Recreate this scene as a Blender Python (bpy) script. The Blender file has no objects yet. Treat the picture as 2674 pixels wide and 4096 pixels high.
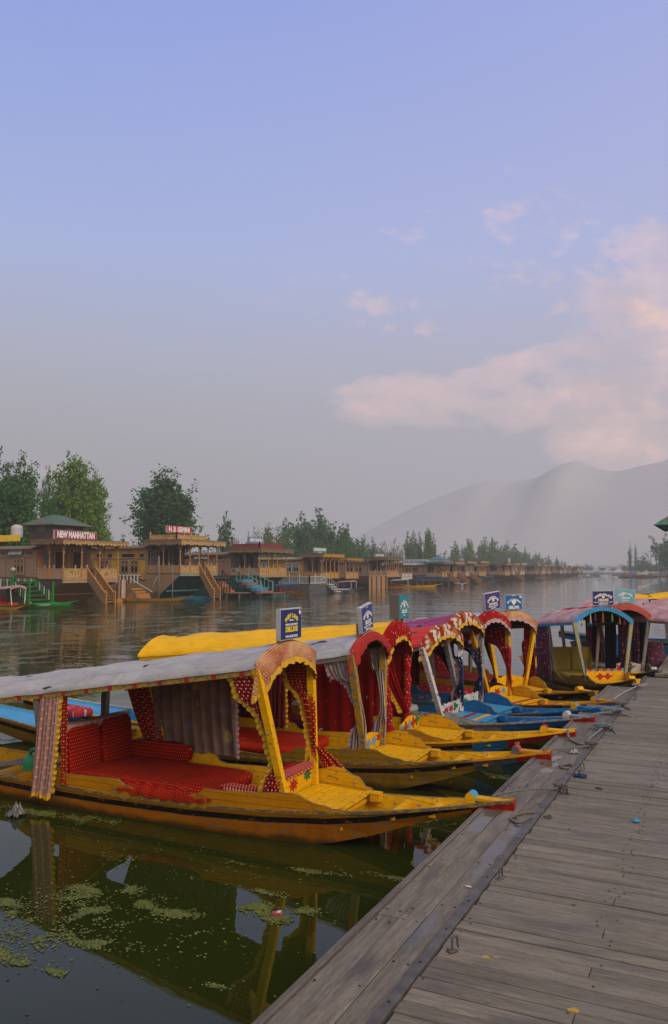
import bpy, bmesh, math, random
from mathutils import Vector, Matrix, noise
R = math.radians
sc = bpy.context.scene
col = sc.collection
rnd = random.Random(7)

# ------------------------------------------------------------------ camera, world, sun, exposure
YAW, PITCH, CAMZ = R(26.2), R(4.16), 2.45
cd = bpy.data.cameras.new("camera"); cam = bpy.data.objects.new("camera", cd); col.objects.link(cam)
cd.sensor_fit = 'VERTICAL'; cd.sensor_height = 36.0; cd.lens = 36.0 * 3200 / 4096
cd.clip_start = .05; cd.clip_end = 6000
cam.location = (0, 0, CAMZ); cam.rotation_euler = (R(90) + PITCH, 0, YAW)
sc.camera = cam

SUN_AZ = (1.0, -0.42); SUN_EL = R(40)
wd = bpy.data.worlds.new("World"); sc.world = wd; wd.use_nodes = True

def build_world():
    nt = wd.node_tree; N = nt.nodes; L = nt.links; N.clear()
    def nd(t, **k):
        n = N.new(t)
        for a, b in k.items(): setattr(n, a, b)
        return n
    def val(v):
        n = nd('ShaderNodeValue'); n.outputs[0].default_value = v; return n.outputs[0]
    def ma(op, a, b=None, c=None, clamp=False):
        n = nd('ShaderNodeMath', operation=op); n.use_clamp = clamp
        for i, x in enumerate((a, b, c)):
            if x is None: continue
            if isinstance(x, (int, float)): n.inputs[i].default_value = x
            else: L.new(x, n.inputs[i])
        return n.outputs[0]
    def ramp(fac, pts, interp='EASE'):
        r = nd('ShaderNodeValToRGB'); r.color_ramp.interpolation = interp
        e = r.color_ramp.elements
        while len(e) < len(pts): e.new(.5)
        for i, (p, c) in enumerate(pts):
            e[i].position = p; e[i].color = (*c, 1) if len(c) == 3 else c
        L.new(fac, r.inputs[0]); return r.outputs[0]
    def mix(f, a, b):
        m = nd('ShaderNodeMix', data_type='RGBA')
        if isinstance(f, float): m.inputs[0].default_value = f
        else: L.new(f, m.inputs[0])
        for i, x in ((6, a), (7, b)):
            if isinstance(x, tuple): m.inputs[i].default_value = (*x, 1)
            else: L.new(x, m.inputs[i])
        return m.outputs[2]
    tc = nd('ShaderNodeTexCoord')
    sx = nd('ShaderNodeSeparateXYZ'); L.new(tc.outputs['Generated'], sx.inputs[0])
    x, y, z = sx.outputs
    # compass frame: A = towards the lake's far right, E = tangent of the elevation
    fwd = ma('ADD', ma('MULTIPLY', x, -math.sin(YAW)), ma('MULTIPLY', y, math.cos(YAW)))
    rgt = ma('ADD', ma('MULTIPLY', x, math.cos(YAW)), ma('MULTIPLY', y, math.sin(YAW)))
    fc = ma('MAXIMUM', fwd, .05)
    A = ma('DIVIDE', rgt, fc); E = ma('DIVIDE', z, fc)
    base = ramp(ma('MAXIMUM', z, 0), [(0, SKY[0]), (.06, SKY[1]), (.17, SKY[2]), (.26, (.41, .435, .57)), (.37, SKY[3]), (.60, SKY[4]), (1, SKY[5])], 'LINEAR')
    base = mix(ramp(ma('MULTIPLY_ADD', rgt, .9, .45), [(0, (0, 0, 0)), (1, (1, 1, 1))]), base,
               mix(.28, base, (.62, .55, .78)))
    cv = nd('ShaderNodeCombineXYZ'); L.new(A, cv.inputs[0]); L.new(ma('MULTIPLY', E, 1.7), cv.inputs[1])
    def fbm(sc_, det, seed, dist=0.0):
        n = nd('ShaderNodeTexNoise', noise_dimensions='3D'); n.inputs['Scale'].default_value = sc_
        n.inputs['Detail'].default_value = det; n.inputs['Roughness'].default_value = .60; n.inputs['Distortion'].default_value = dist
        mp = nd('ShaderNodeMapping'); mp.inputs['Location'].default_value = (seed, seed * .7, seed * .3)
        L.new(cv.outputs[0], mp.inputs[0]); L.new(mp.outputs[0], n.inputs['Vector']); return n.outputs['Fac']
    def blob(a, e, ra, re):
        return ma('SUBTRACT', 1.0, ma('ADD', ma('POWER', ma('DIVIDE', ma('SUBTRACT', A, a), ra), 2.0), ma('POWER', ma('DIVIDE', ma('SUBTRACT', E, e), re), 2.0)))
    n1 = fbm(7.5, 7, 3.1, .35); n2 = fbm(17, 6, 9.4, .2)
    g = blob(.43, .340, .12, .085)
    for b in ((.36, .235, .20, .040), (.42, .25, .14, .070), (.20, .222, .15, .034), (.10, .200, .08, .018), (.40, .17, .10, .055)):
        g = ma('MAXIMUM', g, blob(*b))
    g = ma('MAXIMUM', g, -2.6)
    f = ma('ADD', ma('MULTIPLY', g, .42), ma('MULTIPLY', ma('SUBTRACT', n1, .5), 3.3))
    m1 = ramp(ma('MULTIPLY_ADD', f, .5, .5), [(.34, (0, 0, 0)), (.58, (.42, .42, .42)), (.95, (1, 1, 1))])
    g2 = ma('MAXIMUM', blob(.30, .42, .30, .10), blob(.10, .34, .22, .05)); g2 = ma('MAXIMUM', g2, blob(-.34, .13, .09, .025)); g2 = ma('MAXIMUM', g2, -1.5)
    f2 = ma('ADD', ma('MULTIPLY', g2, .34), ma('MULTIPLY', ma('SUBTRACT', n2, .60), 2.6))
    m2 = ma('MULTIPLY', ramp(ma('MULTIPLY_ADD', f2, .5, .5), [(.50, (0, 0, 0)), (.80, (1, 1, 1))]), .42)
    front = ramp(fwd, [(.1, (0, 0, 0)), (.3, (1, 1, 1))])
    m = ma('MULTIPLY', ma('MULTIPLY', ma('MAXIMUM', m1, m2), front), .92)
    glow = ramp(ma('MULTIPLY_ADD', fwd, .5, .5), [(.30, (1.5, 1.12, .70)), (.58, (1, 1, 1))])   # the low sun's side of the sky, behind the camera
    gm = nd('ShaderNodeMix', data_type='RGBA', blend_type='MULTIPLY'); gm.inputs[0].default_value = 1; L.new(base, gm.inputs[6]); L.new(glow, gm.inputs[7]); base = gm.outputs[2]
    lite = ramp(fbm(6, 5, 5.7), [(.38, CLOUD[0]), (.62, CLOUD[1])])
    skyc = mix(m, base, lite)
    below = ramp(ma('MULTIPLY_ADD', z, 20.0, .5), [(.3, (.05, .055, .05)), (.5, (1, 1, 1))], 'LINEAR')
    mm = nd('ShaderNodeMix', data_type='RGBA', blend_type='MULTIPLY'); mm.inputs[0].default_value = 1
    L.new(skyc, mm.inputs[6]); L.new(below, mm.inputs[7])
    b1 = nd('ShaderNodeBackground'); L.new(mm.outputs[2], b1.inputs[0]); b1.inputs[1].default_value = 1.0
    st = nd('ShaderNodeTexSky', sky_type='NISHITA'); st.sun_disc = False
    st.sun_elevation = SUN_EL; st.sun_rotation = math.atan2(SUN_AZ[0], SUN_AZ[1]); st.air_density = 1.5; st.dust_density = 3; st.altitude = 1500
    b2 = nd('ShaderNodeBackground'); L.new(st.outputs[0], b2.inputs[0]); b2.inputs[1].default_value = .012
    ad = nd('ShaderNodeAddShader'); L.new(b1.outputs[0], ad.inputs[0]); L.new(b2.outputs[0], ad.inputs[1])
    out = nd('ShaderNodeOutputWorld'); L.new(ad.outputs[0], out.inputs[0])
SKY = [(.275, .265, .285), (.295, .285, .31), (.375, .36, .40), (.37, .46, .80), (.24, .345, .80), (.60, .54, .48)]
CLOUD = [(.74, .54, .54), (1.18, .74, .63)]
build_world()

sd = bpy.data.lights.new("sun", 'SUN'); sun = bpy.data.objects.new("sun", sd); col.objects.link(sun)
sd.energy = 2.6; sd.angle = R(40); sd.color = (1, .83, .62)
sv = Vector((SUN_AZ[0], SUN_AZ[1], 0)).normalized() * math.cos(SUN_EL) + Vector((0, 0, math.sin(SUN_EL)))
sun.rotation_euler = (-sv).to_track_quat('-Z', 'Y').to_euler(); sun.location = (60, -10, 60)
sc.view_settings.view_transform = 'Standard'; sc.view_settings.look = 'None'
sc.view_settings.exposure = 0; sc.view_settings.gamma = 1; sc.view_settings.use_curve_mapping = False
sc.cycles.use_denoising = True; sc.cycles.max_bounces = 8; sc.cycles.diffuse_bounces = 3; sc.cycles.glossy_bounces = 3
sc.cycles.volume_bounces = 2; sc.cycles.transparent_max_bounces = 8

# ------------------------------------------------------------------ helpers
class MB:
    """collects faces, links them as one mesh object"""
    def __init__(s): s.v = []; s.f = []; s.m = []; s.uv = []
    def add(s, vs, fs, mi=0, uvs=None):
        o = len(s.v); s.v += [tuple(v) for v in vs]
        for f in fs:
            s.f.append([o + i for i in f]); s.m.append(mi)
            s.uv.append([uvs[i] for i in f] if uvs else [(0, 0)] * len(f))
        return s
    def box(s, c, d, mi=0, rz=0, taper=1.0):
        x, y, z = (k / 2 for k in d); vs = []
        cz, sz = math.cos(rz), math.sin(rz)
        for dz, t in ((-z, 1.0), (z, taper)):
            for dx, dy in ((-x, -y), (x, -y), (x, y), (-x, y)):
                dx *= t; dy *= t
                vs.append((c[0] + dx * cz - dy * sz, c[1] + dx * sz + dy * cz, c[2] + dz))
        return s.add(vs, [(3, 2, 1, 0), (4, 5, 6, 7), (0, 1, 5, 4), (1, 2, 6, 5), (2, 3, 7, 6), (3, 0, 4, 7)], mi)
    def bar(s, a, b, w, h, mi=0, w2=None, h2=None, upv=(0, 0, 1)):
        a, b = Vector(a), Vector(b); d = (b - a).normalized(); u = Vector(upv)
        if abs(d.dot(u)) > .95: u = Vector((1, 0, 0))
        r = d.cross(u).normalized(); u = r.cross(d).normalized(); vs = []
        for p, ww, hh in ((a, w, h), (b, w2 or w, h2 or h)):
            for i, j in ((-1, -1), (1, -1), (1, 1), (-1, 1)): vs.append(p + r * (i * ww / 2) + u * (j * hh / 2))
        return s.add(vs, [(0, 1, 2, 3), (7, 6, 5, 4), (0, 4, 5, 1), (1, 5, 6, 2), (2, 6, 7, 3), (3, 7, 4, 0)], mi)
    def tube(s, pts, r, n=8, mi=0, cap=True):
        pts = [Vector(p) for p in pts]; k = len(pts); rs = r if isinstance(r, (list, tuple)) else [r] * k
        vs = []; u = None
        for i, p in enumerate(pts):
            d = (pts[min(i + 1, k - 1)] - pts[max(i - 1, 0)])
            d = d.normalized() if d.length > 1e-9 else Vector((0, 0, 1))
            if u is None: u = d.orthogonal().normalized()
            u = (u - d * u.dot(d)); u = u.normalized() if u.length > 1e-6 else d.orthogonal().normalized()
            w = d.cross(u)
            for j in range(n):
                a = 2 * math.pi * j / n; vs.append(p + (u * math.cos(a) + w * math.sin(a)) * rs[i])
        fs = [(i * n + j, i * n + (j + 1) % n, (i + 1) * n + (j + 1) % n, (i + 1) * n + j) for i in range(k - 1) for j in range(n)]
        if cap: fs += [tuple(range(n))[::-1], tuple((k - 1) * n + j for j in range(n))]
        return s.add(vs, fs, mi)
    def lathe(s, prof, c=(0, 0, 0), n=10, mi=0):
        vs = [(c[0] + r * math.cos(2 * math.pi * j / n), c[1] + r * math.sin(2 * math.pi * j / n), c[2] + z) for r, z in prof for j in range(n)]
        k = len(prof)
        fs = [(i * n + j, i * n + (j + 1) % n, (i + 1) * n + (j + 1) % n, (i + 1) * n + j) for i in range(k - 1) for j in range(n)]
        fs += [tuple(range(n))[::-1], tuple((k - 1) * n + j for j in range(n))]
        return s.add(vs, fs, mi)
    def grid(s, rows, mi=0, uvs=None, mif=None, close=False):
        k, n = len(rows), len(rows[0]); o = len(s.v)
        s.v += [tuple(p) for r in rows for p in r]
        for i in range(k - 1):
            for j in range(n if close else n - 1):
                j2 = (j + 1) % n
                s.f.append([o + i * n + j, o + i * n + j2, o + (i + 1) * n + j2, o + (i + 1) * n + j])
                s.m.append(mif(i, j) if mif else mi)
                s.uv.append([uvs[i][j], uvs[i][j2], uvs[i + 1][j2], uvs[i + 1][j]] if uvs else [(0, 0)] * 4)
        return s
    def prism(s, poly, fn, t0, t1, mi=0, sides=True):
        """poly: 2d outline; fn(a, b, t) -> 3d"""
        n = len(poly); vs = [fn(a, b, t0) for a, b in poly] + [fn(a, b, t1) for a, b in poly]
        fs = [tuple(range(n))[::-1], tuple(range(n, 2 * n))]
        if sides: fs += [(i, (i + 1) % n, n + (i + 1) % n, n + i) for i in range(n)]
        return s.add(vs, fs, mi)
    def build(s, name, mats, parent=None, smooth=False, loc=None, rz=0):
        me = bpy.data.meshes.new(name); me.from_pydata(s.v, [], s.f)
        for m in (mats if isinstance(mats, (list, tuple)) else [mats]): me.materials.append(m)
        me.polygons.foreach_set('material_index', s.m)
        uvl = me.uv_layers.new(name='uv'); flat = [c for f in s.uv for p in f for c in p]; uvl.data.foreach_set('uv', flat)
        if smooth: me.polygons.foreach_set('use_smooth', [True] * len(s.f))
        me.update()
        o = bpy.data.objects.new(name, me); col.objects.link(o)
        if parent: o.parent = parent
        if loc: o.location = loc
        if rz: o.rotation_euler.z = rz
        return o

def tag(o, label=None, cat=None, group=None, kind=None):
    for k, v in (('label', label), ('category', cat), ('group', group), ('kind', kind)):
        if v: o[k] = v
    return o
def thing(name, label, cat, loc=(0, 0, 0), rz=0, group=None):
    o = bpy.data.objects.new(name, None); col.objects.link(o); o.location = loc; o.rotation_euler.z = rz
    o.empty_display_size = .2
    return tag(o, label, cat, group)
def copy_tree(o, parent=None):
    c = o.copy(); col.objects.link(c)
    if parent: c.parent = parent
    for ch in list(o.children): copy_tree(ch, c)
    return c

# ------------------------------------------------------------------ materials
_mats = {}
class NT:
    def __init__(s, name):
        s.mat = bpy.data.materials.new(name); s.mat.use_nodes = True; s.nt = s.mat.node_tree
        s.b = next(n for n in s.nt.nodes if n.type == 'BSDF_PRINCIPLED'); s.tc = s.n('ShaderNodeTexCoord')
    def n(s, t, **k):
        x = s.nt.nodes.new(t)
        for a, b in k.items(): setattr(x, a, b)
        return x
    def l(s, a, b): s.nt.links.new(a, b)
    def ma(s, op, a, b=None, c=None):
        n = s.n('ShaderNodeMath', operation=op)
        for i, x in enumerate((a, b, c)):
            if x is None: continue
            if isinstance(x, (int, float)): n.inputs[i].default_value = x
            else: s.l(x, n.inputs[i])
        return n.outputs[0]
    def noise(s, scale, stretch=(1, 1, 1), detail=5, src='Object', off=0, dist=0, rough=.55):
        mp = s.n('ShaderNodeMapping'); mp.inputs['Scale'].default_value = stretch; mp.inputs['Location'].default_value = (off, off, off)
        s.l(s.tc.outputs[src], mp.inputs[0]); t = s.n('ShaderNodeTexNoise'); t.inputs['Scale'].default_value = scale
        t.inputs['Detail'].default_value = detail; t.inputs['Distortion'].default_value = dist; t.inputs['Roughness'].default_value = rough
        s.l(mp.outputs[0], t.inputs['Vector']); return t.outputs['Fac']
    def ramp(s, fac, pts, interp='LINEAR'):
        r = s.n('ShaderNodeValToRGB'); r.color_ramp.interpolation = interp; e = r.color_ramp.elements
        while len(e) < len(pts): e.new(.5)
        for i, (p, c) in enumerate(pts):
            if isinstance(c, (int, float)): c = (c, c, c)
            e[i].position = p; e[i].color = (*c, 1)
        s.l(fac, r.inputs[0]); return r.outputs[0]
    def mix(s, f, a, b, blend='MIX'):
        m = s.n('ShaderNodeMix', data_type='RGBA', blend_type=blend)
        if isinstance(f, (int, float)): m.inputs[0].default_value = f
        else: s.l(f, m.inputs[0])
        for i, x in ((6, a), (7, b)):
            if isinstance(x, tuple): m.inputs[i].default_value = (*x, 1)
            else: s.l(x, m.inputs[i])
        return m.outputs[2]
    def bump(s, h, strength=.3, dist=.01):
        b = s.n('ShaderNodeBump'); b.inputs['Strength'].default_value = strength; b.inputs['Distance'].default_value = dist
        s.l(h, b.inputs['Height']); s.l(b.outputs[0], s.b.inputs['Normal']); return b
    def fin(s, colr, rough=.6, metal=0, spec=None):
        if isinstance(colr, tuple): s.b.inputs['Base Color'].default_value = (*colr, 1)
        else: s.l(colr, s.b.inputs['Base Color'])
        if isinstance(rough, (int, float)): s.b.inputs['Roughness'].default_value = rough
        else: s.l(rough, s.b.inputs['Roughness'])
        s.b.inputs['Metallic'].default_value = metal
        if spec is not None: s.b.inputs['Specular IOR Level'].default_value = spec
        return s.mat
    def island(s): return s.n('ShaderNodeNewGeometry').outputs['Random Per Island']

def dk(c, k): return tuple(x * k for x in c)
def paint(name, c, rough=.5, wear=.35, wearcol=None, stretch=(1.2, 6, 6), spec=.10, lines=None, slime=False):
    """old boat paint: stains, brush grain, chips to grey wood"""
    if name in _mats: return _mats[name]
    t = NT(name)
    big = t.noise(1.7, (1, 1, 1), 5); grain = t.noise(7, stretch, 6); chip = t.noise(16, (1, 2, 2), 6, off=3)
    cc = t.mix(t.ramp(big, [(.3, 0), (.75, 1)]), c, dk(c, .72))
    cc = t.mix(t.ramp(grain, [(.42, 0), (.78, .6)]), cc, dk(c, .55))
    cc = t.mix(t.ramp(chip, [(.66 - wear * .2, 0), (.69 - wear * .18, min(1, .25 + wear * 2))]), cc, wearcol or (.17, .14, .10))
    if lines:
        s = t.n('ShaderNodeSeparateXYZ'); t.l(t.tc.outputs['Object'], s.inputs[0]); wob = t.noise(.8, (1, 1, 1), 2, off=9)
        f = t.ma('FRACT', t.ma('ADD', t.ma('MULTIPLY', s.outputs[lines[0]], lines[1]), t.ma('MULTIPLY', wob, .25)))
        cc = t.mix(t.ma('MULTIPLY', t.ma('LESS_THAN', f, lines[2]), .7), cc, dk(c, .25))
    if slime:
        sz = t.n('ShaderNodeSeparateXYZ'); t.l(t.tc.outputs['Object'], sz.inputs[0]); wl = t.ma('ADD', sz.outputs[2], t.ma('MULTIPLY', t.ma('SUBTRACT', t.noise(4, (1, 1, .6), 5, off=19), .5), .12))
        cc = t.mix(t.ramp(wl, [(.02, .85), (.075, 0)]), cc, (.030, .026, .010))
    drip = t.noise(5, (2.4, 2.4, .35), 5, off=13); cc = t.mix(t.ramp(drip, [(.54, 0), (.76, .42)]), cc, dk(c, .45))
    t.bump(grain, .3, .008)
    _mats[name] = t.fin(cc, t.ramp(big, [(.3, rough - .12), (.8, min(1, rough + .2))]), spec=spec); return _mats[name]
def plain(name, c, rough=.6, var=.25, scale=3, metal=0, bump=0, spec=.4, isl=0):
    if name in _mats: return _mats[name]
    t = NT(name); n = t.noise(scale, (1, 1, 1), 6)
    cc = t.mix(t.ramp(n, [(.3, 0), (.7, 1)]), c, dk(c, 1 - var))
    if isl: cc = t.mix(isl, cc, t.mix(1.0, cc, t.ramp(t.island(), [(0, .3), (1, 1.5)]), 'MULTIPLY'))
    if bump: t.bump(n, bump, .02)
    _mats[name] = t.fin(cc, rough, metal, spec); return _mats[name]
def wood(name, c, grain=(1, 9, 9), rough=.6, lines=None, var=.45, carve=0):
    """stained timber; lines=(axis scale) adds horizontal board joints every so often"""
    if name in _mats: return _mats[name]
    t = NT(name); g = t.noise(3.2, grain, 7, dist=.3); b = t.noise(.55, (1, 1, 1), 4, off=2)
    cc = t.mix(t.ramp(g, [(.3, 0), (.72, 1)]), c, dk(c, 1 - var))
    cc = t.mix(t.ramp(b, [(.35, 0), (.75, .7)]), cc, (c[0] * .62 + .03, c[1] * .66 + .03, c[2] * .75 + .03))
    h = g
    if lines:
        s = t.n('ShaderNodeSeparateXYZ'); t.l(t.tc.outputs['Object'], s.inputs[0])
        ax = s.outputs[lines[0]]; f = t.ma('FRACT', t.ma('MULTIPLY', ax, lines[1]))
        ln = t.ma('LESS_THAN', f, .07); cc = t.mix(t.ma('MULTIPLY', ln, .75), cc, dk(c, .22))
    if carve:
        vo = t.n('ShaderNodeTexVoronoi', feature='DISTANCE_TO_EDGE'); vo.inputs['Scale'].default_value = carve
        t.l(t.tc.outputs['Object'], vo.inputs['Vector'])
        e = t.ramp(vo.outputs['Distance'], [(.03, 0), (.12, 1)]); cc = t.mix(e, dk(c, .35), cc); h = e
    t.bump(h, .35, .02)
    _mats[name] = t.fin(cc, rough, spec=.3); return _mats[name]
def dots(name, base, dot, su, sv, r, base2=None, stag=True, rough=.75, dot2=None):
    """woven cloth with printed dots laid out in the cloth's own uv metres"""
    if name in _mats: return _mats[name]
    t = NT(name); uv = t.n('ShaderNodeSeparateXYZ'); t.l(t.tc.outputs['UV'], uv.inputs[0])
    u = t.ma('MULTIPLY', uv.outputs[0], su); v = t.ma('MULTIPLY', uv.outputs[1], sv)
    if stag: u = t.ma('ADD', u, t.ma('MULTIPLY', t.ma('MODULO', t.ma('FLOOR', v), 2.0), .5))
    fu = t.ma('SUBTRACT', t.ma('FRACT', u), .5); fv = t.ma('SUBTRACT', t.ma('FRACT', v), .5)
    d = t.ma('SQRT', t.ma('ADD', t.ma('POWER', fu, 2.0), t.ma('POWER', fv, 2.0)))
    n = t.noise(3, (1, 1, 1), 5, 'UV')
    cc = t.mix(t.ramp(n, [(.35, 0), (.65, 1)]), base, base2 or dk(base, .6))
    wv = t.noise(120, (1, 1, 1), 2, 'UV', off=5)
    cc = t.mix(t.ma('LESS_THAN', d, r), cc, dot if not dot2 else t.mix(t.ramp(t.noise(9, (1, 1, 1), 2, 'UV', off=8), [(.45, 0), (.55, 1)]), dot, dot2))
    t.bump(wv, .15, .003); _mats[name] = t.fin(cc, .9, spec=.06); return _mats[name]
def confetti(name, base, c2, scale, thr, c3=None, rough=.7):
    """printed cloth with scattered irregular marks"""
    if name in _mats: return _mats[name]
    t = NT(name); vo = t.n('ShaderNodeTexVoronoi'); vo.inputs['Scale'].default_value = scale
    mp = t.n('ShaderNodeMapping'); t.l(t.tc.outputs['UV'], mp.inputs[0])
    dn = t.n('ShaderNodeTexNoise'); dn.inputs['Scale'].default_value = scale * .9; t.l(mp.outputs[0], dn.inputs['Vector'])
    ad = t.n('ShaderNodeVectorMath', operation='MULTIPLY_ADD'); t.l(dn.outputs['Color'], ad.inputs[0]); ad.inputs[1].default_value = (1.2 / scale,) * 3; t.l(mp.outputs[0], ad.inputs[2])
    t.l(ad.outputs[0], vo.inputs['Vector'])
    cc = t.mix(t.ramp(t.noise(2.5, (1, 1, 1), 5, 'UV'), [(.35, 0), (.65, 1)]), base, dk(base, .6))
    k = c2 if not c3 else t.mix(t.ramp(vo.outputs['Color'], [(.45, 0), (.5, 1)]), c2, c3)
    cc = t.mix(t.ramp(vo.outputs['Distance'], [(thr * .8, 1), (thr, 0)]), cc, k)
    _mats[name] = t.fin(cc, .9, spec=.06); return _mats[name]

YEL = paint('yellow_paint', (.86, .46, .002), .42, .25)
YELD = paint('yellow_deck_paint', (.86, .46, .002), .42, .3, stretch=(6, 1.2, 6), lines=(0, 9, .05))
YELI = paint('inner_yellow_paint', (.74, .40, .002), .5, .3, lines=(2, 8, .05))
ORA = paint('orange_hull_paint', (.60, .25, .003), .45, .25, lines=(2, 15, .09))
ORD = paint('lower_hull_paint', (.46, .155, .003), .5, .35, slime=True)
BLK = paint('black_band_paint', (.012, .011, .010), .5, .35, (.10, .07, .02))
RIM = paint('worn_rim_paint', (.30, .20, .035), .7, .95, (.10, .085, .06))
REDP = paint('red_paint', (.36, .012, .008), .45, .3)
BLUP = paint('blue_paint', (.012, .16, .42), .45, .3)
BLUL = paint('light_blue_paint', (.06, .34, .66), .4, .2)
WHTP = paint('white_paint', (.62, .62, .64), .55, .45)
GRYP = paint('grey_paint', (.30, .30, .33), .6, .7)
BLUG = paint('blue_grey_paint', (.10, .12, .15), .6, .6)
GWOOD = paint('bare_grey_wood', (.22, .20, .165), .75, .2, (.1, .09, .07))
OLIV = paint('olive_paint', (.36, .19, .008), .5, .45, lines=(2, 14, .08), slime=True)
YWRM = paint('yellow_beam_paint', (.46, .27, .022), .6, .75, (.16, .15, .13))
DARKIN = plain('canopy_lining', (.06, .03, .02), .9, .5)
def tarp(name, c, c2=None, rough=.55):
    if name in _mats: return _mats[name]
    t = NT(name); n = t.noise(1.6, (1, 2.4, 1), 7, dist=.8); m = t.noise(5, (.6, 2, 1), 6, off=4, dist=.5)
    cc = t.mix(t.ramp(n, [(.36, 0), (.66, 1)]), c, c2 or dk(c, .8)); cc = t.mix(t.ramp(m, [(.52, 0), (.76, .5)]), cc, dk(c, .5)); st = t.noise(2.6, (.35, 3.5, 1), 5, off=14, dist=.3); cc = t.mix(t.ramp(st, [(.55, 0), (.68, .5)]), cc, dk(c, .55)); fl = t.noise(22, (1, 1, 1), 4, off=17); cc = t.mix(t.ramp(fl, [(.70, 0), (.76, .4)]), cc, dk(c, .35))
    t.bump(t.ma('ADD', n, t.ma('MULTIPLY', m, .6)), .8, .05)
    _mats[name] = t.fin(cc, max(rough, .6), spec=.12); return _mats[name]
T_WHITE = tarp('white_tarp', (.40, .41, .43), (.31, .32, .34))
T_GREY = tarp('patched_tarp', (.44, .46, .50), (.24, .25, .28))
T_YEL = tarp('yellow_tarp', (.80, .46, .006), (.72, .40, .006), .4)
T_RED = tarp('red_tarp', (.58, .022, .015), (.55, .07, .06), .4)
T_PUR = tarp('purple_tarp', (.30, .03, .11), (.25, .07, .20), .45)
T_STR = tarp('pale_tarp', (.58, .56, .66), (.5, .47, .58))
T_PINK = tarp('pink_tarp', (.40, .19, .21), (.46, .36, .38), .5)
T_BLUE = tarp('blue_tarp', (.03, .09, .30), (.03, .11, .34), .5)
T_ORG = tarp('orange_cover', (.50, .028, .004), (.36, .016, .004), .6)
F_RED = dots('red_dotted_cloth', (.34, .010, .006), (.62, .38, .10), 32, 32, .19)
F_REDS = dots('red_small_dot_cloth', (.27, .005, .003), (.46, .17, .03), 34, 28, .14, (.17, .003, .002))
F_REDW = dots('red_white_dot_cloth', (.34, .010, .008), (.66, .55, .45), 30, 30, .2)
F_FADE = dots('faded_pink_cloth', (.40, .22, .20), (.58, .40, .20), 22, 20, .16, (.30, .17, .17))
F_VAL = dots('pink_printed_cloth', (.50, .30, .15), (.62, .46, .28), 44, 44, .2, (.24, .035, .012))
F_CONF = confetti('red_sequin_cloth', (.32, .008, .008), (.62, .45, .42), 26, .22)
F_SPOT = confetti('red_spotted_cloth', (.27, .007, .006), (.40, .30, .28), 9, .18, (.03, .015, .012))
F_GREY = confetti('grey_floral_cloth', (.24, .16, .135), (.30, .24, .08), 5.5, .34, (.17, .15, .20))
F_PAST = confetti('pastel_striped_cloth', (.38, .33, .34), (.34, .36, .22), 8, .4, (.34, .16, .18))
F_BLUE = confetti('blue_checked_cloth', (.03, .055, .13), (.28, .30, .36), 12, .3, (.36, .12, .10))
F_LEAF = confetti('red_leaf_cloth', (.28, .028, .012), (.50, .44, .38), 9, .62, (.26, .13, .04))
F_FLOR = confetti('red_white_floral_cloth', (.32, .012, .014), (.50, .24, .22), 14, .22)
F_PURP = confetti('purple_printed_cloth', (.17, .05, .085), (.40, .28, .32), 13, .24)
F_DARK = confetti('dark_red_cloth', (.10, .010, .010), (.20, .09, .09), 14, .2)
F_BLACK = plain('dark_cloth', (.018, .012, .014), .9, .4)
F_YFR = plain('yellow_frill_cloth', (.68, .40, .02), .7, .3, 12)
F_WFR = plain('pink_frill_cloth', (.50, .34, .36), .7, .3, 12)
F_YSEAT = plain('olive_yellow_cloth', (.30, .22, .012), .8, .35, 4, bump=.3)
GRN = plain('green_plastic', (.015, .26, .10), .35, .2)
LETW = plain('white_lettering', (.78, .78, .78), .6, .12)
LETY = plain('yellow_lettering', (.78, .66, .05), .6, .12)
LETB = plain('blue_lettering', (.06, .22, .40), .6, .12)
FRAME = plain('sign_edge', (.50, .53, .58), .5, .3)
def board(name, c): return plain('board_' + name, c, .38, .22, 5)
STEEL = plain('worn_steel', (.13, .125, .12), .6, .5, 9, metal=.35)
ROPE = plain('grey_rope', (.17, .16, .14), .9, .5, 60, bump=.5)
ROPEB = plain('blue_grey_rope', (.17, .22, .25), .9, .5, 60, bump=.5)
ROPEW = plain('pale_rope', (.34, .33, .32), .9, .4, 60, bump=.5)

# ------------------------------------------------------------------ lettering
def glyphs(s, size, bold=.0):
    cu = bpy.data.curves.new('txt', 'FONT'); cu.body = s; cu.size = size; cu.align_x = 'CENTER'; cu.align_y = 'CENTER'
    cu.offset = bold; cu.resolution_u = 3
    ob = bpy.data.objects.new('txt', cu); col.objects.link(ob)
    me = bpy.data.meshes.new_from_object(ob.evaluated_get(bpy.context.evaluated_depsgraph_get()))
    vs = [tuple(v.co[:2]) for v in me.vertices]; fs = [tuple(p.vertices) for p in me.polygons]
    bpy.data.objects.remove(ob); bpy.data.meshes.remove(me); bpy.data.curves.remove(cu)
    return vs, fs
def text(mb, s, size, fn, width=None, arc=0, cy=0, bold=.0, mi=0, cx=0):
    """width: squeeze to that width; arc: radius of an upward arch"""
    vs, fs = glyphs(s, size, bold)
    if not vs: return
    w = max(v[0] for v in vs) - min(v[0] for v in vs); k = (width / w) if width else 1
    out = []
    for x, y in vs:
        x *= k
        if arc: a = x / arc; x, y = (arc + y) * math.sin(a), (arc + y) * math.cos(a) - arc
        out.append(fn(x + cx, y + cy))
    mb.add(out, fs, mi)

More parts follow.
